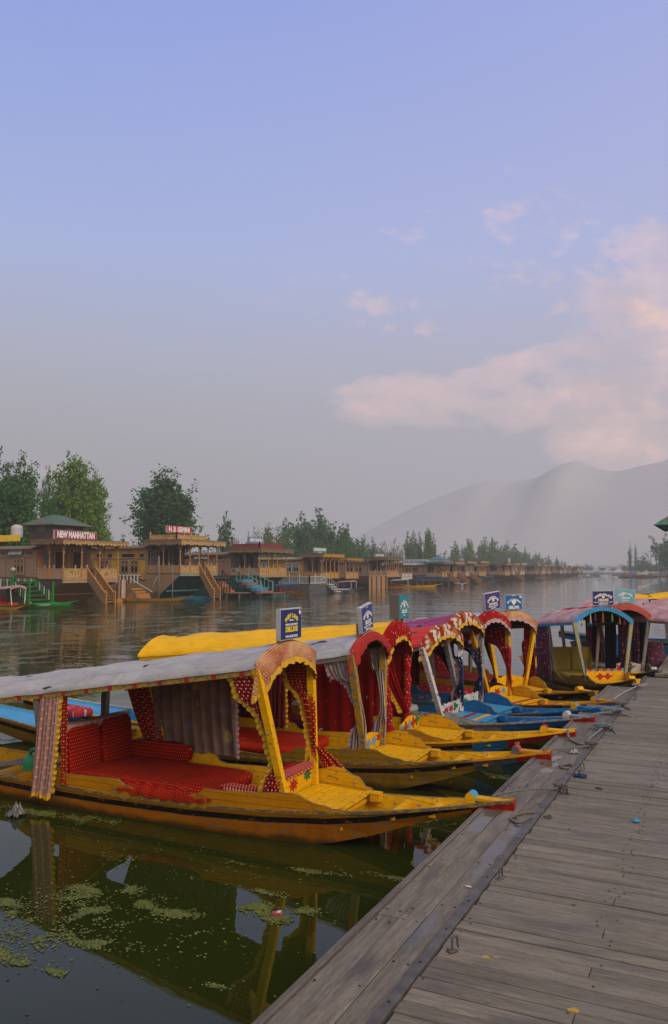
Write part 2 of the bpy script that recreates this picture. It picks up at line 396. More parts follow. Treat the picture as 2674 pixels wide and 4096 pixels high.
def sign(parent, c, w, h, t, bmat, lines, tilt=0, side=False, house=None, heart=False, edge=None):
    """upright board; its face looks along +x (or -y when side). lines: (text, size, width, y, arc, mat)"""
    mb = MB(); ct, st = math.cos(tilt), math.sin(tilt)
    def P(a, b, d):
        a, b = a * ct - b * st, a * st + b * ct
        return (c[0] + a, c[1] - d, c[2] + b) if side else (c[0] + d, c[1] + a, c[2] + b)
    R4 = lambda x0, x1, y0, y1: [(x0, y0), (x1, y0), (x1, y1), (x0, y1)]
    mb.prism(R4(-w / 2, w / 2, -h / 2, h / 2), P, -t, 0, 1)
    mb.prism(R4(-w / 2 + h * .035, w / 2 - h * .035, -h / 2 + h * .035, h / 2 - h * .035), P, .001, .004, 0)
    bo = mb.build('sign_board', [bmat, edge or FRAME], parent)
    mats = []; lb = MB()
    for (s, size, wd_, y, arc, m) in lines:
        if m not in mats: mats.append(m)
        text(lb, s, size, lambda a, b: P(a, b, .008), wd_, arc, y, .006 * size / .1, mats.index(m))
    if house:
        hx, hy, hs = house
        if LETW not in mats: mats.append(LETW)
        lb.add([P(hx + a * hs, hy + b * hs, .008) for a, b in ((-.5, -.6), (.5, -.6), (.5, .15), (.05, .3), (-.2, .62), (-.5, .3))], [tuple(range(6))], mats.index(LETW))
        for a0, a1, b0, b1 in ((-.62, -.56, -.72, .8), (.56, .62, -.72, .8), (-.62, .62, .8, .87), (-.62, .62, -.79, -.72)):
            lb.add([P(hx + a * hs, hy + b * hs, .008) for a, b in R4(a0, a1, b0, b1)], [(0, 1, 2, 3)], mats.index(LETW))
    if heart:
        pts = []
        for i in range(28):
            a = 2 * math.pi * i / 28
            pts.append(P(.055 * h / .3 * (math.sin(a) ** 3) * 1.05, .004 * h / .3 * (13 * math.cos(a) - 5 * math.cos(2 * a) - 2 * math.cos(3 * a) - math.cos(4 * a)) - .0 * h, .008))
        lb.add(pts, [tuple(range(28))], mats.index(LETW))
    lb.build('lettering', mats, bo)
    return bo

# ------------------------------------------------------------------ the setting
def water_mat():
    t = NT('lake_water'); b = t.b
    s = t.n('ShaderNodeSeparateXYZ'); t.l(t.tc.outputs['Object'], s.inputs[0])
    dist = t.ma('SQRT', t.ma('ADD', t.ma('POWER', s.outputs[0], 2.0), t.ma('POWER', s.outputs[1], 2.0)))
    # floating weed scum in the open channel
    wn = t.noise(.8, (1, .55, 1), 8, dist=.6, rough=.62); wf = t.noise(6.0, (1, 1, 1), 5, off=7, rough=.7)
    far = t.ramp(t.ma('DIVIDE', dist, 80.0), [(.15, 0), (.20, 1), (.62, .85), (.85, 0)])
    lane = t.ramp(t.ma('DIVIDE', t.ma('MULTIPLY', s.outputs[0], -1.0), 50.0), [(.16, 0), (.26, 1), (.9, 1), (1, .6)])
    wm = t.ma('MULTIPLY', t.ma('MULTIPLY', far, lane), t.ramp(t.ma('ADD', wn, t.ma('MULTIPLY', t.ma('SUBTRACT', wf, .5), .5)), [(.545, 0), (.60, 1)]))
    wm = t.ma('MULTIPLY', wm, .75)
    cc = t.mix(wm, (.017, .025, .003), t.mix(wf, (.045, .062, .008), (.11, .125, .02)))
    r1 = t.noise(2.2, (1, 1, 1), 3, off=1); r2 = t.noise(.55, (.8, 1.6, 1), 4, off=5); r3 = t.noise(9, (1, 1, 1), 2, off=3)
    amp = t.ramp(t.ma('DIVIDE', dist, 60.0), [(.10, .010), (.17, .03), (.30, .09), (1, .22)])
    r4 = t.noise(.20, (.7, 1.5, 1), 3, off=12)
    h = t.ma('MULTIPLY', t.ma('ADD', t.ma('ADD', t.ma('ADD', t.ma('MULTIPLY', r2, 1.0), t.ma('MULTIPLY', r1, .42)), t.ma('MULTIPLY', r3, .05)), t.ma('MULTIPLY', r4, 2.6)), amp)
    bp = t.bump(h, 1.0, .14)
    b.inputs['IOR'].default_value = 1.333
    t.fin(cc, t.ma('ADD', t.ma('MULTIPLY', wm, .5), .015), spec=.5)
    return t.mat
WATER = water_mat()
wb = MB()
XS = [-900, -300, -120, -60, -30, -12, -4, 0, 6, 20, 60, 200, 500]; YS = [-60, -20, 0, 8, 20, 45, 90, 180, 400, 800, 1180]
wb.grid([[(x, y, 0) for x in XS] for y in YS])
tag(wb.build('lake_water', WATER), kind='structure')
bed = MB(); bed.grid([[(x, y, -.9) for x in (-900, 500)] for y in (-60, 1180)])
tag(bed.build('lake_bed_ground', plain('mud', (.03, .03, .015), .9)), kind='structure')

# banks: the island behind the houseboats and the far shore
GRASS = plain('bank_grass', (.045, .062, .02), .9, .5, .3)
def bank(name, outline_in, outline_out, zt, mat=GRASS):
    mb = MB(); rows = []
    for (x0, y0), (x1, y1) in zip(outline_in, outline_out):
        rows.append([(x0, y0, -.6), (x0 + (x1 - x0) * .03, y0 + (y1 - y0) * .03, zt * .7), (x0 + (x1 - x0) * .3, y0 + (y1 - y0) * .3, zt), (x1, y1, zt + .4)])
    mb.grid(rows); return tag(mb.build(name, mat, smooth=True), kind='structure')
bank('island_ground', [(-57, -58), (-57, 60), (-58, 120), (-60, 180), (-66, 260), (-76, 350), (-90, 440), (-110, 520)],
     [(-500, -58), (-500, 60), (-500, 120), (-500, 180), (-500, 260), (-500, 350), (-500, 440), (-500, 560)], .9)
bank('far_shore_ground', [(-500, 640), (-160, 640), (-110, 600), (-80, 560), (-55, 520), (-38, 470), (-26, 400), (-14, 330), (-4, 260), (6, 180), (12, 90), (14, 30)],
     [(-500, 1100), (-160, 1100), (-100, 1100), (-60, 1100), (-20, 1100), (40, 900), (100, 700), (160, 500), (220, 400), (260, 260), (260, 120), (260, 30)], 1.0)

def crom(pts, n):
    P = [Vector(p) for p in pts]; out = []
    for i in range(len(P) - 1):
        p0, p1, p2, p3 = P[max(i - 1, 0)], P[i], P[i + 1], P[min(i + 2, len(P) - 1)]
        for k in range(n):
            t = k / n; out.append(.5 * ((2 * p1) + (p2 - p0) * t + (2 * p0 - 5 * p1 + 4 * p2 - p3) * t * t + (3 * p1 - p0 - 3 * p2 + p3) * t ** 3))
    out.append(P[-1]); return out

# mountain ridge behind the lake
def mountain(name, y, pts, depth, seed):
    prof = [(p.x, max(0, p.z)) for p in crom([Vector((x, 0, z)) for x, z in pts], 8)][:-1]
    prof.append(pts[-1]); rows = []
    for j in range(25):
        g = j / 24.0; row = []
        for x, z in prof:
            hgt = z * math.sin(g * math.pi) ** 1.15 if 0 < j < 24 else 0
            yy = y + (g - .5) * depth
            hgt *= 1 + .10 * noise.noise(Vector((x * .010, yy * .010, seed))) * min(1, abs(g - .5) * 4 + .05)
            row.append((x + (g - .5) * 30 * math.sin(x * .012 + seed), yy, hgt))
        rows.append(row)
    mb = MB(); mb.grid(rows)
    return tag(mb.build(name, plain('haze_tinted_slope', (.40, .42, .47), .95, .08, .02), smooth=True), kind='structure')  # pale bluish base colour has distance haze painted in, on top of the volume
K = 1.0
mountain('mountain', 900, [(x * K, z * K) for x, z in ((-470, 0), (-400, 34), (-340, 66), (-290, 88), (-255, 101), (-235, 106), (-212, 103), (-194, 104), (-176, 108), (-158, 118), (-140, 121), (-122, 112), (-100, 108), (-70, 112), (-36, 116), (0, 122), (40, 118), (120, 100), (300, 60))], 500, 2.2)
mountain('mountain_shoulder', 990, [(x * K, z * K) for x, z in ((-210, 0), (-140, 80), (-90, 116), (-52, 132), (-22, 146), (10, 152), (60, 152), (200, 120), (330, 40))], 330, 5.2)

# haze: closed box of even thin air round everything
hz = MB(); hz.box(((500 - 900) / 2, (1200 - 70) / 2, 79.5), (1400 + 8, 1270, 163))
hm = bpy.data.materials.new('haze_air'); hm.use_nodes = True; nt = hm.node_tree; nt.nodes.clear()
pv = nt.nodes.new('ShaderNodeVolumePrincipled'); ou = nt.nodes.new('ShaderNodeOutputMaterial')
pv.inputs['Density'].default_value = .0009; pv.inputs['Color'].default_value = (.76, .80, .85, 1); pv.inputs['Anisotropy'].default_value = .0
nt.links.new(pv.outputs[0], ou.inputs['Volume'])
tag(hz.build('haze', hm), kind='stuff')

# ------------------------------------------------------------------ the jetty
def deck_mat(name, axis, c=(.178, .160, .134), wet=None):
    t = NT(name); st = (.7, 9, 9) if axis == 0 else (9, .7, 9)
    ri = t.island(); per = t.n('ShaderNodeVectorMath', operation='MULTIPLY_ADD'); cv = t.n('ShaderNodeCombineXYZ'); t.l(ri, cv.inputs[0]); t.l(ri, cv.inputs[1])
    t.l(cv.outputs[0], per.inputs[0]); per.inputs[1].default_value = (37, 53, 0); t.l(t.tc.outputs['Object'], per.inputs[2])
    def nz(scale, stretch, detail, off=0, dist=0):
        mp = t.n('ShaderNodeMapping'); mp.inputs['Scale'].default_value = stretch; mp.inputs['Location'].default_value = (off,) * 3; t.l(per.outputs[0], mp.inputs[0])
        q = t.n('ShaderNodeTexNoise'); q.inputs['Scale'].default_value = scale; q.inputs['Detail'].default_value = detail; q.inputs['Distortion'].default_value = dist; t.l(mp.outputs[0], q.inputs['Vector']); return q.outputs['Fac']
    grain = nz(4.5, st, 7, dist=.25); fine = nz(22, st, 4, off=2)
    stain = nz(2.2, (.7, 2.6, 1) if axis == 0 else (2.6, .7, 1), 6, off=5, dist=.4); big = t.noise(.45, (1, 1, 1), 4, off=8)
    cc = t.mix(t.ramp(grain, [(.30, 0), (.70, 1)]), dk(c, 1.18), dk(c, .66))
    cc = t.mix(t.ramp(fine, [(.48, 0), (.70, .7)]), cc, dk(c, .38))
    cc = t.mix(1.0, cc, t.ramp(ri, [(0, (.76, .74, .72)), (.5, (.98, .97, .95)), (1, (1.20, 1.18, 1.14))]), 'MULTIPLY')
    wetm = t.ramp(t.ma('ADD', stain, t.ma('MULTIPLY', t.ma('SUBTRACT', ri, .5), .16)), [(.52, 0), (.66, .5), (.80, .85)])
    cc = t.mix(wetm, cc, dk(c, .30)); cc = t.mix(t.ramp(big, [(.45, 0), (.7, .35)]), cc, (.19, .18, .165))
    kn = t.n('ShaderNodeTexVoronoi'); kn.inputs['Scale'].default_value = 2.6; t.l(per.outputs[0], kn.inputs['Vector'])
    cc = t.mix(t.ramp(kn.outputs['Distance'], [(.028, .85), (.055, 0)]), cc, dk(c, .25))
    if axis == 0:   # spilt yellow paint
        sp = t.noise(11, (1, 1, 1), 3, off=11); s = t.n('ShaderNodeSeparateXYZ'); t.l(t.tc.outputs['Object'], s.inputs[0])
        def spot(x, y, r): return t.ma('SUBTRACT', 1.0, t.ma('DIVIDE', t.ma('SQRT', t.ma('ADD', t.ma('POWER', t.ma('SUBTRACT', s.outputs[0], x), 2.0), t.ma('POWER', t.ma('SUBTRACT', s.outputs[1], y), 2.0))), r))
        m = t.ma('MAXIMUM', t.ma('MAXIMUM', spot(-1.15, 4.25, .20), spot(-.52, 3.95, .06)), spot(-.70, 3.90, .12))
        m = t.ma('GREATER_THAN', t.ma('ADD', m, t.ma('MULTIPLY', t.ma('SUBTRACT', sp, .5), 4.0)), 1.25)
        cc = t.mix(t.ma('MULTIPLY', m, .85), cc, (.42, .27, .02))
    rr = t.ramp(wetm, [(0, .78), (1, .42)])
    if wet:
        s = t.n('ShaderNodeSeparateXYZ'); t.l(t.tc.outputs['Object'], s.inputs[0]); wm = None
        for x, y, rx, ry in wet:
            e = t.ma('SUBTRACT', 1.0, t.ma('ADD', t.ma('POWER', t.ma('DIVIDE', t.ma('SUBTRACT', s.outputs[0], x), rx), 2.0), t.ma('POWER', t.ma('DIVIDE', t.ma('SUBTRACT', s.outputs[1], y), ry), 2.0)))
            wm = e if wm is None else t.ma('MAXIMUM', wm, e)
        wm = t.ma('ADD', wm, t.ma('MULTIPLY', t.ma('SUBTRACT', t.noise(3, (1, 1, 1), 5, off=21), .5), 2.2))
        pm = t.ramp(wm, [(.55, 0), (.85, 1)])
        cc = t.mix(t.ma('MULTIPLY', pm, .6), cc, dk(c, .45)); rr = t.mix(pm, rr, (.06, .06, .06))
        h = t.mix(pm, t.ma('ADD', grain, t.ma('MULTIPLY', fine, .5)), (.5, .5, .5))
    else: h = t.ma('ADD', grain, t.ma('MULTIPLY', fine, .5))
    t.bump(h, .5, .004); t.fin(cc, rr, spec=.35); return t.mat
DECKX = deck_mat('deck_cross_boards', 0)
DECKY = deck_mat('deck_long_boards', 1, (.160, .144, .122), [(-1.82, 6.45, .12, .55), (-1.55, 5.9, .10, .9), (-1.72, 8.6, .15, .9), (-1.6, 4.4, .12, .5)])
DECKE = deck_mat('deck_edge_beam', 1, (.12, .108, .098))
jet = thing('wooden_jetty', 'long grey plank jetty with a worn steel strip along its mooring edge', 'jetty', (0, 0, 0))
def plank(mb, x0, x1, y0, y1, z0, z1, c=.004, mi=0, skew=0):
    z1a = z1 + rnd.uniform(-.0025, .0025); z1b = z1 + rnd.uniform(-.0025, .0025)
    vs = [(x0, y0, z0), (x1, y0, z0), (x1, y1, z0), (x0, y1, z0), (x0, y0, z1a - c), (x1, y0, z1a - c), (x1, y1, z1b - c), (x0, y1, z1b - c),
          (x0 + c, y0 + c, z1a), (x1 - c, y0 + c, z1a), (x1 - c, y1 - c, z1b), (x0 + c, y1 - c, z1b)]
    fs = [(3, 2, 1, 0), (0, 1, 5, 4), (1, 2, 6, 5), (2, 3, 7, 6), (3, 0, 4, 7), (4, 5, 9, 8), (5, 6, 10, 9), (6, 7, 11, 10), (7, 4, 8, 11), (8, 9, 10, 11)]
    mb.add(vs, fs, mi)
DZ = .45
cb = MB(); y = 2.2; k = 0; NAILS = MB()
while y < 16.2:
    w = rnd.choice((.112, .118, .122, .128, .118)); g = rnd.choice((.006, .007, .009, .014))
    zz = DZ + rnd.uniform(-.003, .004)
    if k % 4 in (1,): cuts = [-1.438, -.685, .9, 2.6]
    elif k % 4 == 3: cuts = [-1.438, .1, 1.7, 2.6]
    else: cuts = [-1.438 + rnd.uniform(0, .012), 1.1 + (k % 3) * .3, 2.6]
    for a, b in zip(cuts, cuts[1:]): plank(cb, a, b - .004, y, y + w - g, DZ - .035, zz)
    for nx in (-1.395, -.72, -.65):
        for ny in (.028, .085):
            if rnd.random() < .34: NAILS.lathe([(.006, -.001), (.006, .0015), (.001, .002)], (nx + rnd.uniform(-.02, .02), y + ny, zz + .001), 6)
    y += w; k += 1
cb.build('cross_board', DECKX, jet)
lb = MB()
for x0, x1, cuts in ((-1.905, -1.772, (2.0, 4.45, 8.35, 11.6, 14.72)), (-1.768, -1.634, (2.0, 4.52, 9.2, 12.2, 14.72)), (-1.630, -1.50, (2.0, 3.1, 7.13, 10.9, 14.72))):
    for a, b in zip(cuts, cuts[1:]):
        plank(lb, x0, x1, a, b - .006, DZ - .04, DZ + rnd.uniform(-.004, .003))
        n = max(2, int((b - a) / .6))
        for i in range(n):
            for xx in (x0 + .025, x1 - .025):
                if rnd.random() < .6: NAILS.lathe([(.007, -.001), (.007, .0015), (.001, .002)], (xx, a + .08 + (b - a - .16) * i / (n - 1), DZ + .002), 6)
lb.build('long_board', DECKY, jet)
eb = MB()
for a, b in ((2.0, 5.3), (5.306, 10.1), (10.106, 14.72)): plank(eb, -1.95, -1.909, a, b, DZ - .12, DZ + .012, .005)
eb.build('edge_board', DECKE, jet)
ss = MB()
for a, b in ((2.0, 5.6), (5.604, 9.9), (9.904, 13.2), (13.204, 16.3)): plank(ss, -1.497, -1.441, a, b, DZ - .03, DZ + .014, .004)
for i in range(34): NAILS.lathe([(.008, 0), (.008, .002), (.002, .003)], (-1.47, 2.3 + i * .42, DZ + .0155), 8)
ss.build('steel_strip', STEEL, jet)
tag(NAILS.build('nail', plain('rusty_nail', (.03, .024, .02), .7, .4, metal=.4), jet), kind='stuff')
fr = MB(); fr.box((.62, 9.2, DZ - .13), (4.0, 14.0, .16)); fr.box((-1.66, 8.4, DZ - .13), (.46, 12.5, .14))
for yy in (3, 5.6, 8.2, 10.8, 13.4, 16.0):
    for xx in (-1.3, .4, 2.2): fr.tube([(xx, yy, -.9), (xx, yy, DZ - .2)], .07, 8)
fr.build('joist_frame', plain('joist_wood', (.035, .03, .025), .9), jet)
def staple(p, ang, name='mooring_hook'):
    mb = MB(); pts = [(-.0, 0, -.03)] + [(-.0, 0, 0)] + [(.018 - .018 * math.cos(a), 0, .055 + .018 * math.sin(a)) for a in [i * math.pi / 6 for i in range(7)]] + [(.036, 0, .025), (.042, 0, .012)]
    mb.tube(pts, .006, 8); mb.box((-.0, 0, .002), (.05, .035, .006))
    return mb.build(name, STEEL, jet, True, p, ang)
for p, a in (((-1.367, 4.185, DZ + .004), 1.0), ((-1.395, 5.26, DZ + .004), 1.3), ((-1.39, 8.405, DZ + .004), .6), ((-1.372, 13.36, DZ + .004), .8), ((-1.395, 7.50, DZ + .004), .5), ((-1.39, 10.58, DZ + .004), .2)): staple(p, a)
rg = MB(); rg.tube([(.028 * math.cos(a), .028 * math.sin(a), .006 + .004 * math.sin(a * 2)) for a in [i * 2 * math.pi / 14 for i in range(15)]], .006, 6, cap=False); rg.box((.0, .03, .004), (.05, .02, .006))
rg.build('mooring_ring', STEEL, jet, True, (-1.376, 6.72, DZ + .006))
# second landing beyond the gap
g2 = thing('gangplank_landing', 'pale grey board landing beyond the far end of the main jetty', 'jetty')
gb = MB(); yy = 16.75
for i in range(5): plank(gb, -1.34 + i * .17, -1.34 + i * .17 + .165, 16.72, 20.4, .41, .47 + rnd.uniform(-.004, .004))
gb.build('long_board', deck_mat('landing_boards', 1, (.26, .235, .19)), g2)
gs = MB(); gs.box((-.9, 18.6, .33), (.84, 3.6, .14)); [gs.tube([(x, yq, -.9), (x, yq, .3)], .06, 8) for x in (-1.2, -.6) for yq in (17.2, 20)]
gs.build('joist_frame', _mats['joist_wood'], g2)

# ------------------------------------------------------------------ shikaras
# local frame of every boat: bow tip at the origin, bow towards +x, z = 0 at the waterline
ST = [(0, .040, .535, .03, .455), (-.12, .065, .520, .05, .44), (-.35, .11, .475, .07, .395), (-.8, .21, .405, .12, .27), (-1.2, .30, .360, .19, .13), (-1.6, .37, .325, .26, .02),
      (-2.2, .44, .285, .33, -.08), (-3, .49, .255, .38, -.14), (-4, .51, .240, .40, -.15), (-5, .49, .235, .39, -.14), (-6, .45, .245, .35, -.10), (-7, .38, .285, .27, -.02), (-7.8, .30, .35, .20, .10), (-8.5, .22, .43, .14, .22)]
def hull_at(x, st=ST):
    for a, b in zip(st, st[1:]):
        if b[0] <= x <= a[0]:
            f = (x - a[0]) / (b[0] - a[0]); return [p + (q - p) * f for p, q in zip(a, b)]
    return list(st[0] if x > 0 else st[-1])
def hull_mesh(sx=1, sy=1, sz=1, band=True, aft=-5.6, bowpatch=-.6, st=ST, floor=.09, tip=-.24):
    """slots: 0 lower 1 band 2 upper 3 rim 4 inside 5 inside aft 6 bow paint 7 bow lower paint"""
    xs = []
    for a, b in zip(st, st[1:]):
        n = max(1, round((a[0] - b[0]) / .35)); xs += [a[0] + (b[0] - a[0]) * i / n for i in range(n)]
    xs.append(st[-1][0]); rows = []
    for x in xs:
        _, ht, zt, hb, zb = hull_at(x, st); ti = min(.028, ht * .5)
        zf = min(max(zb + .05, floor), zt - .06)
        def side(z): f = (z - zb) / (zt - zb); return hb + (ht - hb) * f ** .75
        d1 = min(.065, (zt - zb) * .22); d2 = d1 + min(.055, (zt - zb) * .3)
        bo = hb + (ht - hb) * min(1, (zf - zb) / (zt - zb)) - ti
        half = [(0, zf), (max(.005, bo), zf), (ht - ti, zt), (ht + .012, zt), (ht + .012, zt - .022), (side(zt - d1), zt - d1), (side(zt - d2), zt - d2), (hb, zb), (0, zb - .01)]
        rows.append([(x * sx, y * sy, z * sz) for y, z in half] + [(x * sx, -y * sy, z * sz) for y, z in half[::-1][1:-1]])
    tab = [4, 4, 3, 3, 2, 1, 0, 0]; tab = tab + tab[::-1]
    def mf(i, j):
        m = tab[j]; x = xs[i]
        if m == 4 and x < aft: return 5
        if tip and x > tip and m in (0, 1, 2): return 8
        if bowpatch and x > bowpatch:
            if m in (2, 3): return 6
            if m in (0, 1): return 7
        return m
    mb = MB(); mb.grid(rows, mif=mf, close=True)
    n = len(rows[0]); k = (len(rows) - 1) * n
    for o, m in ((0, 8), (k, 2)):
        if m == 8: mb.f.append([o + i for i in (3, 4, 5, 6, 7, 8, 9, 10, 11, 12, 13)])
        else: mb.f.append([o + i for i in (13, 12, 11, 10, 9, 8, 7, 6, 5, 4, 3)])
        mb.m.append(m); mb.uv.append([(0, 0)] * 11)
        if m == 2:
            mb.f.append([o + i for i in (0, 1, 2, 3, 13, 14, 15)]); mb.m.append(2); mb.uv.append([(0, 0)] * 7)
    return mb

def ruffle(mb, edge, out, wid, mi=0, amp=.012, per=.05):
    """frill sewn along a line of points, standing out along vectors `out`"""
    rows = [[], [], []]; L = 0
    pts = []
    for a, b in zip(edge, edge[1:]):
        n = max(1, int((b - a).length / (per / 4)))
        for k in range(n): pts.append((a.lerp(b, k / n)))
    pts.append(edge[-1])
    for i, p in enumerate(pts):
        d = (pts[min(i + 1, len(pts) - 1)] - pts[max(i - 1, 0)]).normalized()
        o = out(i / max(1, len(pts) - 1)); nrm = d.cross(o); nrm = nrm.normalized() if nrm.length > 1e-6 else Vector((0, 0, 1))
        if i: L += (p - pts[i - 1]).length
        ph = L / per * 2 * math.pi; w = wid * (1 + .18 * math.sin(ph * .31 + 1))
        rows[0].append(p); rows[1].append(p + o * w * .5 + nrm * amp * .6 * math.sin(ph)); rows[2].append(p + o * w + nrm * amp * math.sin(ph) + d * amp * .5 * math.cos(ph))
    mb.grid(rows, mi)
def curtain(par, mat, rows, folds=5, amp=.02, frill=None, frillw=.05, edges='L', nrow=5, seed=0, name='curtain'):
    """rows: list of (left point, right point) from top to bottom; optional frill along L / R / B"""
    Ls = crom([r[0] for r in rows], nrow); Rs = crom([r[1] for r in rows], nrow)
    w0 = (Rs[0] - Ls[0]).length; nc = max(8, folds * 6); wmax = max((b - a).length for a, b in zip(Ls, Rs)); cw = max(w0, wmax) * 1.25
    r = random.Random(seed); phs = [r.uniform(-.6, .6) for _ in range(nc + 1)]
    G, U = [], []; v = 0
    for i, (a, b) in enumerate(zip(Ls, Rs)):
        d = b - a; w = d.length; down = (Ls[min(i + 1, len(Ls) - 1)] - Ls[max(i - 1, 0)]).normalized()
        nrm = d.cross(down); nrm = nrm.normalized() if nrm.length > 1e-6 else Vector((0, 1, 0))
        if i: v += ((Ls[i] + Rs[i]) / 2 - (Ls[i - 1] + Rs[i - 1]) / 2).length
        am = amp * (.35 + .65 * min(1, i / (len(Ls) * .35))) * min(1.3, max(.6, (wmax / max(w, .02)) ** .35)); am = min(am, max(w, .05) * .22)
        row, ur = [], []
        for j in range(nc + 1):
            f = j / nc; s = math.sin(2 * math.pi * folds * f + phs[j] * .5 + .5 * math.sin(i * .35 + seed))
            s += .35 * math.sin(2 * math.pi * folds * .5 * f + seed)
            row.append(a + d * f + nrm * am * s + down * (.012 * math.sin(j * 1.3 + seed) if i == len(Ls) - 1 else 0)); ur.append((f * cw + seed * .13, -v))
        G.append(row); U.append(ur)
    mb = MB(); mb.grid(G, uvs=U); o = mb.build(name, mat, par, True)
    if frill:
        fb = MB()
        for e in edges:
            if e == 'B': ln = G[-1]; dn = (Ls[-1] - Ls[-2]).normalized(); ruffle(fb, ln, lambda t: dn, frillw)
            else:
                ln = [g[0 if e == 'L' else -1] for g in G]; q = (Ls[0] - Rs[0]).normalized() * (1 if e == 'L' else -1)
                ruffle(fb, ln, lambda t, q=q: (q + Vector((0, 0, -.25))).normalized(), frillw, per=.06)
        fb.build('frill', frill, o, True)
    return o

def cushion(mb, c, d, mi=0, n=10, puff=.35, tilt=None):
    """soft pad with rounded edges; uv in metres; tilt rotates about y"""
    x, y, z = (k / 2 for k in d); rows, uvs = [], []
    ex = .28 if x < y * .4 or z < y * .4 else .45
    def sup(a): return math.copysign(abs(math.sin(a)) ** ex, math.sin(a)), math.copysign(abs(math.cos(a)) ** ex, math.cos(a))
    for i in range(n + 1):
        ph = -math.pi / 2 + math.pi * i / n; s, cc = sup(ph)[0], abs(math.cos(ph)) ** ex if 0 < i < n else 0
        row, ur = [], []
        for j in range(4 * n + 1):
            a, b = sup(2 * math.pi * j / (4 * n)); p = Vector((b * cc * x, a * cc * y, s * z))
            p.z += .008 * noise.noise(Vector((p.x * 6 + c[0], p.y * 6, p.z * 4))) * (1 if z > .02 else .4)
            ur.append((p.y, p.z) if x <= min(y, z) else (p.x, p.z) if y <= z else (p.x, p.y))
            if tilt: p = Matrix.Rotation(tilt, 3, 'Y') @ p
            row.append(p + Vector(c))
        rows.append(row); uvs.append(ur)
    mb.grid(rows, mi, uvs)

def flower(mb, P, cx, cy, r, n, mi, deep=.3):
    pts = [P(cx + r * (1 + deep * math.cos(n * a)) * math.cos(a) * 1.45, cy + r * (1 + deep * math.cos(n * a)) * math.sin(a)) for a in [2 * math.pi * i / 40 for i in range(40)]]
    mb.add(pts, [tuple(range(40))], mi)

